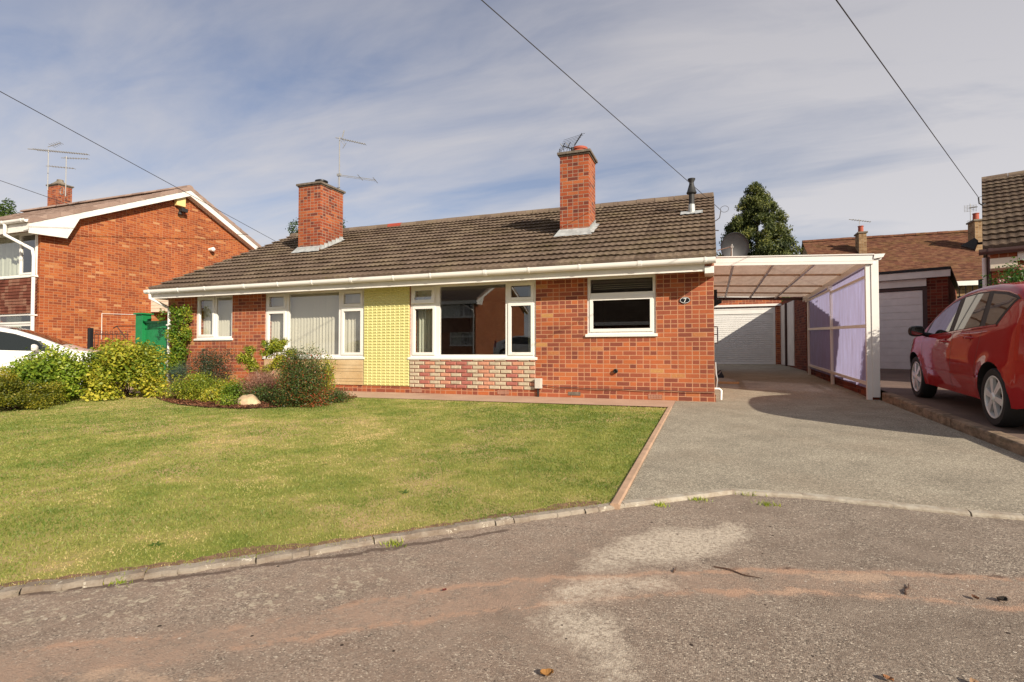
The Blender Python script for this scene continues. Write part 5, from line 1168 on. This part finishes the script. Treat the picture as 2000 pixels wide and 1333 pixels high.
# ================================================================== cars
M['darkglass'] = plain('dark car window', (.012,.016,.016), .02, 0, var=0, coat=.2); M['darkglass'].node_tree.nodes['Principled BSDF'].inputs['Specular IOR Level'].default_value = .5
M['bulb'] = plain('amber lens', (.6,.25,.03), .2); M['lens'] = plain('clear lens', (.6,.6,.6), .12, .2); M['redlens'] = plain('red lens', (.35,.01,.01), .15)
def make_car(name, label, group, paint, Lr, Lf, WB, W, ztp, belt, wins, seams, handles, zs=.24, wr=.31, mirror_y=2.08, mirror_z=1.0, tuck=.27, mcol='black', strip=True):
    root = empty(name, (0, 0, 0), 0, label, 'car', group)
    zt = lambda y: float(np.interp(y, [p[0] for p in ztp], [p[1] for p in ztp])); bl = lambda y: float(np.interp(y, [p[0] for p in belt], [p[1] for p in belt]))
    def wp(y):
        t = 0
        if y > Lf-.75: t = (y-(Lf-.75))/.75
        if y < Lr+.45: t = ((Lr+.45)-y)/.45*.75
        return W*(1-.30*max(t, 0)**2.3)
    def xs(y, z):
        b = bl(y); f = np.interp(z, [.18, .24, .34, .44, .5, .62, .78, b-.03, b], [.90, .94, .965, .985, .99, 1.0, .992, .968, .955])
        if z > b: f = .955-(z-b)*tuck/(1)-.02*max(0, z-b)**.5*.3
        arch = 0
        for ya in (0, WB): arch = max(arch, .018*math.exp(-((math.hypot(y-ya, z-wr)-wr-.07)/.05)**2) if z < .8 else 0)
        return wp(y)*f+arch
    ys = sorted(set(np.round(np.concatenate([np.linspace(Lr, Lr+.3, 9), np.linspace(Lr+.3, Lf-.5, 52), np.linspace(Lf-.5, Lf, 13)]), 4))); V = []; ns = 22; nc = 7; nt_ = 6
    for y in ys:
        z1 = zt(y); z0 = zs+(.05*max(0, (y-(Lf-.4))/.4)+.06*max(0, (Lr+.3-y)/.3)); rc = min(.085, (z1-z0)*.3); sec = []
        for i in range(ns): z = z0+(z1-rc-z0)*i/(ns-1); sec.append((xs(y, z), z))
        xe = xs(y, z1-rc); 
        for i in range(1, nc+1):
            a = i/nc*math.pi/2; sec.append((xe-rc*1.5*(1-math.cos(a)), z1-rc+rc*math.sin(a)))
        xc = sec[-1][0]
        for i in range(1, nt_+1): q = 1-i/nt_; sec.append((xc*q, z1+.035*(1-q*q)))
        full = sec+[(-x, z) for x, z in sec[-2::-1]]; V.append([(x, y, z) for x, z in full])
    k = len(V[0]); m = MB(); m.v = [p for r_ in V for p in r_]
    for i in range(len(ys)-1):
        for j in range(k): m.f.append((i*k+j, (i+1)*k+j, (i+1)*k+(j+1) % k, i*k+(j+1) % k)); m.m.append(0 if j < k-1 else 1)
    m.f.append(tuple(range(k))); m.m.append(0); e = (len(ys)-1)*k; m.f.append(tuple(range(e, e+k))[::-1]); m.m.append(0)
    body = m.build('body', [paint, M['blackrough']], root)
    c = MB()
    for ya in (0, WB):
        for sx in (-1, 1):
            a, b = sorted((sx*(W-.26), sx*(W+.1))); c.lathe([(wr+.055, a), (wr+.055, b)], (0, ya, wr+.01), 40, m=1, axis=0)
    cut = c.build('cutter', [paint, M['blackrough']]); md = body.modifiers.new('b', 'BOOLEAN'); md.object = cut; md.solver = 'EXACT'
    dg = bpy.context.evaluated_depsgraph_get(); me = bpy.data.meshes.new_from_object(body.evaluated_get(dg)); body.modifiers.clear(); body.data = me
    bpy.data.objects.remove(cut); smooth_mesh(me, 32)
    def patch(nm, ya, yb, lo, hi, off, mat, parent=root, both=True, ny=14, nz=8, th=0):
        """patch on the side surface; ya/yb give (bottom y, top y)"""
        for sx in ((-1, 1) if both else (-1,)):
            mm = MB(); G = []
            for i in range(ny+1):
                col = []
                for j in range(nz+1):
                    s_, t_ = i/ny, j/nz; y = (ya[0]+(ya[1]-ya[0])*t_)*(1-s_)+(yb[0]+(yb[1]-yb[0])*t_)*s_; zl_, zh = lo(y), max(hi(y), lo(y)+.004); z = zl_+(zh-zl_)*t_; col.append((sx*(xs(y, z)+off), y, z))
                G.append(col)
            for i in range(ny):
                for j in range(nz): mm.face([G[i][j], G[i+1][j], G[i+1][j+1], G[i][j+1]] if sx > 0 else [G[i][j], G[i][j+1], G[i+1][j+1], G[i+1][j]])
            o = mm.build(nm, mat, parent, fixn=False); o.data.polygons.foreach_set('use_smooth', [True]*len(o.data.polygons))
    top = lambda y: zt(y)-.095
    patch('window_surround', wins[0], wins[1], lambda y: bl(y)-.0, lambda y: top(y)+.016, .0025, M['blackrough'], ny=40)
    for ya, yb, d in wins[2]: patch('side_window', ya, yb, lambda y: bl(y)+.022, lambda y: top(y)-d, .0055, M['darkglass'])
    patch('belt_trim', (wins[0][0], wins[0][0]), (wins[1][0], wins[1][0]), lambda y: bl(y)-.004, lambda y: bl(y)+.014, .010, paint, ny=30, nz=2)
    # windscreen, rear window
    for nm, ya, yb in (('windscreen',)+wins[3], ('rear_window',)+wins[4]):
        mm = MB(); G = []
        for i in range(9):
            y = ya+(yb-ya)*i/8; z = zt(y); xe = xs(y, z-.085)-.16; G.append([(xe*q, y, z+.035*(1-(q*.93)**2)+.006) for q in np.linspace(-1, 1, 9)])
        for i in range(8):
            for j in range(8): mm.face([G[i][j], G[i+1][j], G[i+1][j+1], G[i][j+1]])
        mm.build(nm, M['darkglass'], root, smooth=60)
    for ys_, z0, z1 in seams: patch('door_seam', (ys_[0]-.003, ys_[1]-.003), (ys_[0]+.003, ys_[1]+.003), lambda y: z0, lambda y: z1, .0015, M['black'], ny=1, nz=14)
    if strip: patch('rub_strip', (.42, .42), (WB-.42, WB-.42), lambda y: .46+.02*(1-y/WB), lambda y: .485+.02*(1-y/WB), .010, paint, ny=30, nz=3)
    for y, z in handles:
        for sx in (-1, 1):
            mm = MB(); x = xs(y, z); mm.tube([(sx*(x-.005), y-.09, z), (sx*(x+.028), y-.065, z+.004), (sx*(x+.032), y, z+.006), (sx*(x+.028), y+.065, z+.004), (sx*(x-.005), y+.09, z)], [.012, .014, .015, .014, .012], 8); mm.build('door_handle', paint, root, smooth=60)
            mm = MB(); mm.lathe([(.045, 0), (.04, .004)], (sx*(x+.001)-(.004 if sx < 0 else 0), y, z-.002), 14, axis=0); mm.build('handle_recess', M['blackrough'] if 0 else paint, root)
    for sx in (-1, 1):      # door mirrors: housing (glass inside) on a short foot
        x = xs(mirror_y, mirror_z); mm = MB(); b0 = 0
        prf = [(-.055, .06), (-.06, .115), (.0, .135), (.045, .10), (.06, .03)]
        rings = [(.0, .045, .055), (.025, .085, .072), (.055, .10, .078), (.085, .085, .068), (.11, .045, .04)]
        for dy, hw, hh in rings:
            for q in range(16): a = 2*math.pi*q/16; mm.v.append((sx*(x+.155+hw*np.sign(math.cos(a))*abs(math.cos(a))**.7), mirror_y-.055+dy, mirror_z+.055+hh*np.sign(math.sin(a))*abs(math.sin(a))**.7))
        for i in range(4):
            for q in range(16): mm.f.append((i*16+q, i*16+(q+1) % 16, (i+1)*16+(q+1) % 16, (i+1)*16+q)); mm.m.append(0)
        mm.f.append(tuple(range(16))[::-1]); mm.m.append(0); mm.f.append(tuple(range(64, 80))); mm.m.append(0)
        mm.v = [(v[0], v[1] if v[1] > mirror_y-.05 else v[1]+.02, v[2]) for v in mm.v]
        mm.tube([(sx*(x-.03), mirror_y+.03, mirror_z-.01), (sx*(x+.10), mirror_y+.02, mirror_z+.02)], [.035, .028], 8)
        mo = mm.build('door_mirror', M[mcol], root, smooth=50)
        gl = MB(); gl.face([(sx*(x+.155+.072*np.sign(math.cos(a))*abs(math.cos(a))**.7), mirror_y-.039, mirror_z+.055+.056*np.sign(math.sin(a))*abs(math.sin(a))**.7) for a in np.linspace(0, 2*math.pi, 17)[:-1]]); gl.build('mirror_glass', M['mirror'], mo)
    for sx in (-1, 1):      # lamps
        mm = MB()
        for i in range(6):
            for j in range(4):
                def q_(a, b_): y = Lf-.62+.36*a/6; z = zt(y)-.20+.12*b_/4-.02*a/6; return (sx*(xs(y, z)+.004), y, z)
                mm.face([q_(i, j), q_(i+1, j), q_(i+1, j+1), q_(i, j+1)])
        mm.build('headlight', M['lens'], root)
        mm = MB()
        for i in range(3):
            for j in range(6):
                def q_(a, b_): y = Lr+.10+.16*a/3; z = .72+.42*b_/6; return (sx*(xs(y, z)+.005), y, z)
                mm.face([q_(i, j), q_(i+1, j), q_(i+1, j+1), q_(i, j+1)])
        mm.build('rear_light', M['redlens'], root)
    # wheels
    first = None
    for ya in (0, WB):
        for sx in (-1, 1):
            if first is None:
                first = empty('wheel', (0, 0, 0)); tr = MB()
                tr.lathe([(wr-.085, -.088), (wr-.05, -.100), (wr-.018, -.098), (wr-.003, -.080), (wr, -.055), (wr, .055), (wr-.003, .080), (wr-.018, .098), (wr-.05, .100), (wr-.085, .088)], (0, 0, 0), 48, axis=0, cap=False); tr.build('tyre', M['rubber'], first, smooth=40)
                rm = MB(); ri = wr-.088
                rm.lathe([(ri+.004, -.092), (ri-.004, -.096), (ri-.014, -.090), (ri-.022, -.06), (ri-.03, .05), (ri-.03, .08)], (0, 0, 0), 48, axis=0, cap=False)
                for q in range(6):
                    a0 = q*math.pi/3+.26; Mr = Matrix.Rotation(a0, 4, 'X')
                    for dd in (0,):
                        pts = [(-.098, -.022, .03), (-.098, .022, .03), (-.088, .040, ri-.012), (-.088, -.040, ri-.012), (-.055, -.022, .03), (-.055, .022, .03), (-.060, .034, ri-.012), (-.060, -.034, ri-.012)]
                        b_ = len(rm.v); rm.v += [tuple(Mr @ Vector(p)) for p in pts]
                        for f in ((0,1,2,3), (4,7,6,5), (0,4,5,1), (1,5,6,2), (2,6,7,3), (3,7,4,0)): rm.f.append(tuple(b_+v for v in f)); rm.m.append(0)
                rm.lathe([(.0, -.112), (.034, -.110), (.05, -.098), (.055, -.05)], (0, 0, 0), 20, axis=0); rm.build('rim', M['rim'], first, smooth=30)
                dk = MB(); dk.lathe([(ri-.022, -.045), (.02, -.05)], (0, 0, 0), 24, axis=0); dk.build('dark_back_disc', M['rubber'], first)  # matt black backing that stands in for the shade between the spokes
                wh = first
            else: wh = copy_tree(first)
            wh.parent = root; wh.location = (sx*(W-.115), ya, wr); wh.rotation_euler = (random.uniform(0, 1), 0, 0 if sx < 0 else math.pi)
    return root
t = NT('mirror glass'); t.ps(Base_Color=(.55,.6,.6), Metallic=1, Roughness=.03); M['mirror'] = t.m
zt_red = [(-.72,.62),(-.70,.85),(-.66,1.02),(-.59,1.20),(-.48,1.36),(-.34,1.44),(-.1,1.49),(.3,1.525),(.7,1.53),(1.1,1.505),(1.45,1.45),(1.75,1.36),(2.05,1.235),(2.32,1.10),(2.50,1.01),(2.62,.97),(2.9,.92),(3.1,.86),(3.25,.78),(3.35,.68),(3.4,.55)]
RC = make_car('red_car', 'metallic red hatchback parked on the raised drive at the right', 'parked cars', M['redcar'], -.72, 3.4, 2.64, .845, zt_red,
    [(-.72,1.09),(-.2,1.075),(.5,1.035),(1.2,.985),(2.5,.90)],
    [(-.04, -.40), (2.36, 2.20), [((1.33, 1.23), (2.27, 2.05), .0), ((.40, .38), (1.17, 1.07), .0), ((.00, -.34), (.25, .25), .012)], (1.50, 2.40), (-.56, -.42)],
    [((1.22, 1.16), .30, .975), ((2.27, 2.33), .42, .90), ((.46, .30), .52, 1.02)], [(1.42, .865), (.62, .925)], mirror_y=2.10, mirror_z=.945)
RC.location = (3.57, -2.20, gn(-2.2)+.0); RC.rotation_euler = (math.atan(.043), 0, R(-2.3))
zt_w = [(-.85,.65),(-.82,.85),(-.70,.98),(-.35,1.14),(.1,1.30),(.5,1.39),(.9,1.42),(1.3,1.40),(1.65,1.33),(2.0,1.20),(2.3,1.06),(2.5,.97),(2.62,.93),(2.95,.87),(3.15,.80),(3.3,.70),(3.38,.55)]
WC = make_car('white_car', 'white car parked behind the green shrubs at the left', 'parked cars', M['whitecar'], -.85, 3.38, 2.58, .87, zt_w,
    [(-.85,.97),(0,.93),(1.2,.90),(2.5,.86)],
    [(-.25, .10), (2.38, 2.15), [((1.20, 1.14), (2.30, 2.02), .0), ((.30, .35), (1.08, 1.03), .0), ((-.12, .12), (.22, .27), .012)], (1.50, 2.40), (-.30, .25)],
    [((1.12, 1.10), .32, .88), ((2.30, 2.34), .42, .85)], [(1.35, .80), (.5, .82)], mirror_y=2.02, mirror_z=.90, mcol='upvc' if 0 else 'white_shade', strip=False)
p = atz(160, 740, 12.2); hd = R(-42)          # nose towards the bungalow
WC.rotation_euler = (0, 0, hd); fwd = Vector((-math.sin(hd), math.cos(hd), 0)); rgt = Vector((math.cos(hd), math.sin(hd), 0))
WC.location = Vector((p.x, p.y, 0))-fwd*2.62+rgt*-.75*0; WC.location.z = -.06
oc = copy_tree(WC); oc.name = 'white_car.001'; oc['label'] = 'white car across the road seen only as a reflection in the dark living room window'; oc.location = (-11.6, -21.6, .42); oc.rotation_euler = (0, 0, R(-84))

# ================================================================== plants
def zcof(p): return (Vector(p)-CAM).dot(FW)
def pshrub(name, label, base, l, r, top, k, leaf, n, ln, wd, depth=.9, lowf=.0, **kw):
    """base pixel, left/right/top extents in pixels -> shrub of that real size standing on the ground there"""
    p = atg(*base); Z = zcof(p); s = Z/FPX; hgt = (base[1]-top)*s*1.04; rx = (r-l)/2*s; off = ((l+r)/2-base[0])*s
    c = (RT.x*off, RT.y*off, hgt*(.46+lowf)); return shrub(name, label, tuple(p), c, (rx*1.04, rx*depth, hgt*.56), k, leaf, n, ln, wd, zmin=.01, **kw)
G1 = 'garden shrubs'
pshrub('low_hedge', 'low rounded olive green hedge at the left edge of the lawn', (25, 800), -70, 95, 737, 34, 'olive', 30000, .030, .016, cat='hedge', sub=.30, seed=1, tmean=.45, up=.5, jit=.03)
pshrub('green_shrub', 'loose fresh green shrub in front of the white car', (100, 784), 28, 162, 692, 34, 'bright', 11000, .062, .036, sub=.34, seed=2, group=G1, tmean=.5, up=.6)
pshrub('golden_shrub', 'big rounded golden green shrub in front of the green gate', (245, 776), 170, 322, 666, 40, 'yellow', 15000, .062, .036, sub=.33, seed=5, group=G1, tmean=.45, up=.55, clump=.28)
pshrub('low_golden_shrub', 'low golden shrub with small leaves at the left of the flower bed', (385, 779), 330, 442, 740, 26, 'yellow', 9000, .032, .018, sub=.34, seed=6, group=G1, tmean=.4)
pshrub('dark_shrub', 'dark spiky shrub against the brick wall below the small window', (415, 764), 376, 452, 690, 22, 'dark', 8000, .034, .014, sub=.36, seed=7, group=G1, extra=[(.33, .1, .80, .13, .1, .14), (-.25, 0, .78, .09, .09, .12), (.03, 0, .84, .09, .09, .1)], tmean=.55)
pshrub('blue_conifer', 'small blue green dwarf conifer at the foot of the climbing plant', (352, 764), 330, 374, 716, 12, 'blue', 5000, .028, .008, sub=.4, seed=8, group=G1)
pshrub('tiny_golden_plant', 'tiny bright yellow green plant on the bark at the front of the bed', (411, 787), 396, 427, 767, 9, 'yellow', 1500, .03, .018, sub=.4, seed=9, group=G1, tmean=.7)
pshrub('berry_shrub', 'tall red berried dark shrub right of the flower bed', (596, 794), 548, 640, 678, 44, 'cot', 24000, .026, .014, sub=.30, seed=10, group=G1, extra=[(-.35, -.05, .14, .28, .25, .16), (-.1, -.1, .12, .34, .2, .14), (.18, .05, .12, .26, .25, .14), (.1, 0, .35, .36, .34, .3), (-.05, 0, .5, .35, .33, .35)], tmean=.42, clump=.2, tvar=.3)
pshrub('spreading_berry_plant', 'low spreading fringe of leaves at the right foot of the berry shrub', (650, 786), 628, 684, 770, 12, 'cot', 2600, .026, .014, sub=.34, seed=12, group=G1)
pshrub('yellow_side_shrub', 'narrow yellow leaved shrub against the right side of the berry shrub', (633, 779), 622, 645, 700, 12, 'yellow', 1800, .036, .018, sub=.5, seed=13, group=G1, tmean=.75)
pshrub('heather', 'dry pinkish heather in the middle of the flower bed', (508, 780), 474, 545, 734, 24, 'heather', 12000, .045, .004, sub=.34, seed=14, stemmat='paletwig', cat='heather', up=.8, droop=-.6, out=.3)
pshrub('green_clump', 'small mid green clump between the heather and the dark shrub', (455, 781), 438, 482, 748, 12, 'bright', 2600, .03, .016, sub=.36, seed=15, group=G1, tmean=.3)
pshrub('dark_clump', 'small dark clump behind the pale rock', (500, 786), 470, 540, 760, 10, 'cot', 2600, .028, .014, sub=.34, seed=16, group=G1, tmean=.35)
pshrub('leafy_clump', 'flat leafy clump in front of the green clump in the bark', (440, 792), 425, 480, 778, 8, 'bright', 900, .035, .018, sub=.36, seed=17, group=G1, tmean=.45)
# leggy rhododendron-like shrub: leaves only at the ends of bare stems
p = atg(520, 776); s = zcof(p)/FPX; cl = []
for x, y, r in [(478, 700, 15), (497, 718, 13), (488, 684, 11), (515, 690, 11), (532, 672, 14), (522, 683, 12), (549, 678, 11), (553, 700, 14), (540, 712, 12), (520, 722, 11), (560, 716, 13), (530, 742, 10), (497, 706, 10), (536, 752, 8), (568, 690, 12), (545, 668, 9), (508, 672, 8)]:
    cl.append(((x-520)*s*RT.x, (x-520)*s*RT.y+random.uniform(-.12, .12), (776-y)*s, r*s, r*s, r*s*.8))
rh = empty('leggy_shrub', tuple(p), 0, 'leggy shrub with yellow green leaf tufts on bare stems left of the berry shrub', 'shrub', G1)
m = MB(); stems(m, (0, 0, 0), cl, .016); m.build('stem', M['paletwig'], rh, smooth=True); leafcloud('foliage', L['yellow'], rh, cl, 3400, .075, .020, up=.4, out=.9, shell=.2, jit=.02, tmean=.55)
# climber up the corner
p0 = Vector((-12.0, -.06, -.0)); vb = []
for i in range(46):
    t_ = random.random(); z = .35+1.5*t_; wx = .30*(1-.35*abs(t_-.65)) ; x = -11.74+random.uniform(-wx, wx)*(.7 if t_ < .3 else 1)-.10*(1-t_); vb.append((x+12.0, random.uniform(-.16, -.04), z, .13, .08, .13))
vb += [(-.36, -.1, 1.62, .06, .06, .09), (-.32, -.12, 1.75, .06, .06, .07)]
vi = empty('climbing_plant', tuple(p0), 0, 'yellow green climbing plant on the brick corner beside the white downpipe', 'climber'); m = MB(); stems(m, (.0, -.03, 0), vb, .010, 16, .03); m.build('stem', M['twig'], vi, smooth=True)
leafcloud('foliage', L['vine'], vi, vb, 5200, .052, .034, up=.2, out=.5, droop=.5, jit=.03, tmean=.5, clump=.2)
# rose bush with pink and white flowers behind the red car
p = atz(1990, 640, 7.4); fb = empty('flowering_bush', (p.x, p.y, gn(p.y)), 0, 'leafy bush with pink and white flowers behind the red car', 'shrub')
if 1:
    zt_ = atz(1990, 533, 7.4).z-gn(p.y); bl = blobs_on((0, 0, zt_-.35), (.30, .3, .40), 22, .34, seed=20)
    m = MB(); stems(m, (0, 0, 0), bl, .012, 12); m.build('stem', M['twig'], fb, smooth=True); leafcloud('foliage', L['rose'], fb, bl, 5200, .036, .022, tmean=.5)
    leafcloud('flower', L['flower'], fb, [(b[0]*1.08, b[1]*1.08-.04, b[2]+.05, .035, .035, .035) for b in bl[:16]], 480, .035, .03, tmean=.45, tvar=.35, clump=.35, jit=.008)
# conifer behind the garage
p = at(1480, 640, 1, 17.6); s = zcof(p)/FPX; ct = empty('conifer_tree', (p.x, p.y, .5), 0, 'tall dark green conifer with drooping sprays behind the rear garage', 'tree')
m = MB(); zt_ = at(1480, 362, 1, 17.6).z-.5; m.tube([(0, 0, 0), (.03, 0, zt_*.5), (0, 0, zt_*.97)], [.17, .10, .02], 8); m.build('trunk', M['twig'], ct, smooth=True)
prof = [(0, .0), (.05, .34), (.14, .74), (.26, 1.06), (.40, 1.36), (.55, 1.68), (.75, 1.85), (1, 1.85)]; bl = []
for i in range(520):
    t_ = random.random()**.75; rr_ = np.interp(t_, [q[0] for q in prof], [q[1] for q in prof])*random.uniform(.35, 1.12); a = random.uniform(0, 6.283); z = zt_*(1-t_*.86)+random.uniform(-.1, .1)
    bs = .20+.16*t_; bl.append((rr_*math.cos(a), rr_*math.sin(a), z, bs, bs, bs*.75))
bl += [(0, 0, zt_-.08, .08, .08, .16), (-.28, 0, zt_-.12, .09, .09, .14), (.12, 0, zt_-.2, .1, .1, .15)]
leafcloud('foliage', L['conifer'], ct, bl, 120000, .12, .045, up=.1, out=.55, shell=.3, droop=.9, jit=.04, tmean=.45, tvar=.2, clump=.16)
# trees glimpsed over the roofs
def tree(label, p, h, cz, r, k, n, ln, seed):
    rt_ = empty('broadleaf_tree', p, 0, label, 'tree', 'trees glimpsed over the roofs'); m = MB(); m.tube([(0, 0, 0), (.05, .03, h*.5), (0, 0, h*.85)], [.16, .11, .04], 8); bl = blobs_on((0, 0, cz), r, k, .3, seed=seed)
    for b in bl[:10]: m.tube([(0, 0, h*.5), tuple(Vector((0, 0, h*.5)).lerp(Vector(b[:3]), .5)+Vector((0, 0, .1))), b[:3]], [.05, .03, .012], 5)
    m.build('trunk', M['twig'], rt_, smooth=True); leafcloud('crown', L['tree'], rt_, bl, n, ln, ln*.55)
q = at(622, 690, 1, 15.0); tp = at(622, 412, 1, 15.0).z; tree('green tree crown peeping over the ridge behind the left chimney', (q.x, q.y, .45), tp-.45, tp-.45-1.5, (1.5, 1.2, 1.5), 22, 9000, .11, 30)
q = atz(-22, 690, 33); tp = atz(0, 392, 33).z; tree('tree crown at the far left edge behind the tall house roof', (q.x, q.y, .4), tp-.4, tp-.4-1.3, (1.45, 1.3, 1.5), 22, 7000, .15, 31)

# rock in the bed
bm = bmesh.new(); bmesh.ops.create_icosphere(bm, subdivisions=4, radius=1)
from mathutils import noise as mnoise
for v in bm.verts:
    c_ = v.co.copy(); d = 1+.22*mnoise.noise(c_*1.3+Vector((3, 1, 0)))+.10*mnoise.noise(c_*3.4)
    pl = [(Vector((.3, -.8, .5)), .62), (Vector((-.6, -.4, .7)), .66), (Vector((.7, .1, .7)), .62), (Vector((-.2, -.2, 1)), .6)]
    q = c_*d
    for nn_, lim in pl:
        nn_ = nn_.normalized(); e = q.dot(nn_)-lim
        if e > 0: q -= nn_*e*.85
    v.co = Vector((q.x*.185, q.y*.14, q.z*.155+.03))
me = bpy.data.meshes.new('rock'); bm.to_mesh(me); bm.free(); smooth_mesh(me, 22); me.materials.append(M['stone']); o = bpy.data.objects.new('rock', me); COL.objects.link(o); p = atg(487, 792); o.location = (p.x, p.y, p.z+.03); o.rotation_euler = (0, .12, .5); tag(o, 'pale buff angular rock at the front edge of the flower bed', 'rock')
for i, (x, y, sc_) in enumerate([(517, 738, .09), (508, 731, .05)]):
    o2 = o.copy(); COL.objects.link(o2); o2.name = 'rock.%03d' % (i+1); p = atg(x, 772); z = (772-y)*zcof(p)/FPX; o2.location = (p.x, p.y, p.z+.05+.1*i); o2.scale = (.55-.15*i, .5, .9); o2.rotation_euler = (.3, .2, 1+i); o2['label'] = ['grey white stone standing among the heather stems', 'smallest pale stone tucked behind the heather'][i]
# small litter on the road
lit = [('twig', 'thin brown twig lying on the road right of the pale dust patch', 1440, 1113, .22, .007, -.38), ('twig', 'short reddish twig lying upright in view near the right part of the worn strip', 1772, 1145, .12, .008, 1.2), ('twig', 'small curled twig on the dark line left of the long twig', 1318, 1108, .05, .007, 1.4)]
for nm, lb, x, y, l, r, a in lit:
    p = atg(x, y); m = MB(); d = Vector((math.cos(a), math.sin(a), 0)); e = Vector((-d.y, d.x, 0))
    m.tube([-d*l/2, -d*l*.2+e*l*.04+Vector((0, 0, .004)), d*l*.15-e*l*.02, d*l/2+Vector((0, 0, .006))], [r*.5, r*.5, r*.42, r*.2], 6); m.tube([d*l*.1, d*l*.2+e*l*.12], r*.25, 5)
    o = m.build(nm, M['twig'], loc=(p.x, p.y, g(p.y)-.018+r*.45), smooth=True); tag(o, lb, 'twig', 'twigs on the road')
leafs = [(1957, 1167, .07, (.03,.02,.012), 'dark curled dead leaf on the road at the far right'), (1905, 1163, .05, (.13,.05,.02), 'small rusty leaf on the road left of the dark curled leaf'), (1068, 1310, .07, (.42,.20,.05), 'flat ochre leaf on the road near the bottom centre'), (868, 1148, .03, (.22,.04,.03), 'red brick crumb on the road at the edge of the worn strip'), (1735, 1320, .05, (.30,.13,.05), 'orange brown leaf on the road near the bottom right'), (1906, 1330, .06, (.36,.22,.12), 'tan leaf at the bottom edge of the road on the right')]
for i, (x, y, s_, col_, lb) in enumerate(leafs):
    s_ *= .62; p = atg(x, y); mt = plain('dead leaf %d' % i, tuple(.75*v for v in col_), .85, var=.3, nscale=40); m = MB(); G = []
    for a in range(7):
        u_ = a/6; wv = math.sin(math.pi*min(u_*1.02, 1))**.7*.42; G.append([(u_-.5)*s_, wv*s_, abs(u_-.5)*s_*.35+.002])
    for a, b in zip(G, G[1:]): m.face([(a[0], 0, a[2]*.5), (b[0], 0, b[2]*.5), (b[0], b[1], b[2]+.006), (a[0], a[1], a[2]+.006)]); m.face([(a[0], 0, a[2]*.5), (a[0], -a[1], a[2]+.004), (b[0], -b[1], b[2]+.004), (b[0], 0, b[2]*.5)])
    o = m.build('fallen_leaf' if i != 3 else 'brick_crumb', mt, loc=(p.x, p.y, g(p.y)-.014), fixn=False); o.rotation_euler = (0, 0, random.uniform(0, 6)); tag(o, lb, 'leaf' if i != 3 else 'crumb', 'fallen leaves on the road' if i != 3 else None)
# grass tufts in the kerb joints
for i, (x, y, s_) in enumerate([(1462, 961, 1.0), (1365, 972, .6), (1500, 982, .6), (1290, 983, .4), (770, 1058, .6), (225, 1128, .7)]):
    p = atg(x, y); n = int(70*s_)+20; xy = rng.normal(0, (.055*s_, .02), (n, 2)); h_ = rng.uniform(.012, .035, n); a = rng.uniform(0, 6.28, n)
    P = np.stack([xy[:, 0], xy[:, 1], xy[:, 0]*0], 1); sd = np.stack([np.cos(a), np.sin(a), a*0], 1)*.003; V = np.stack([P-sd, P+sd, P+np.stack([np.cos(a*3)*h_*.6, np.sin(a*3)*h_*.6, h_], 1)], 1).reshape(-1, 3)
    o = mesh_np('grass_tuft', V, np.arange(n*3).reshape(-1, 3), L['bright'], None, np.repeat(rng.uniform(.4, 1, n), 3)); o.location = (p.x, p.y, g(p.y)-.018)
    tag(o, ['brightest grass tuft at the drive kerb corner', 'small tuft at the kerb left of the brightest one', 'faint tuft on the road just below the drive kerb', 'smallest tuft at the kerb near the terracotta edging', 'tuft in the lawn kerb at the middle', 'tuft on the lawn kerb at the lower left'][i], 'grass tuft', 'grass tufts along the kerb')
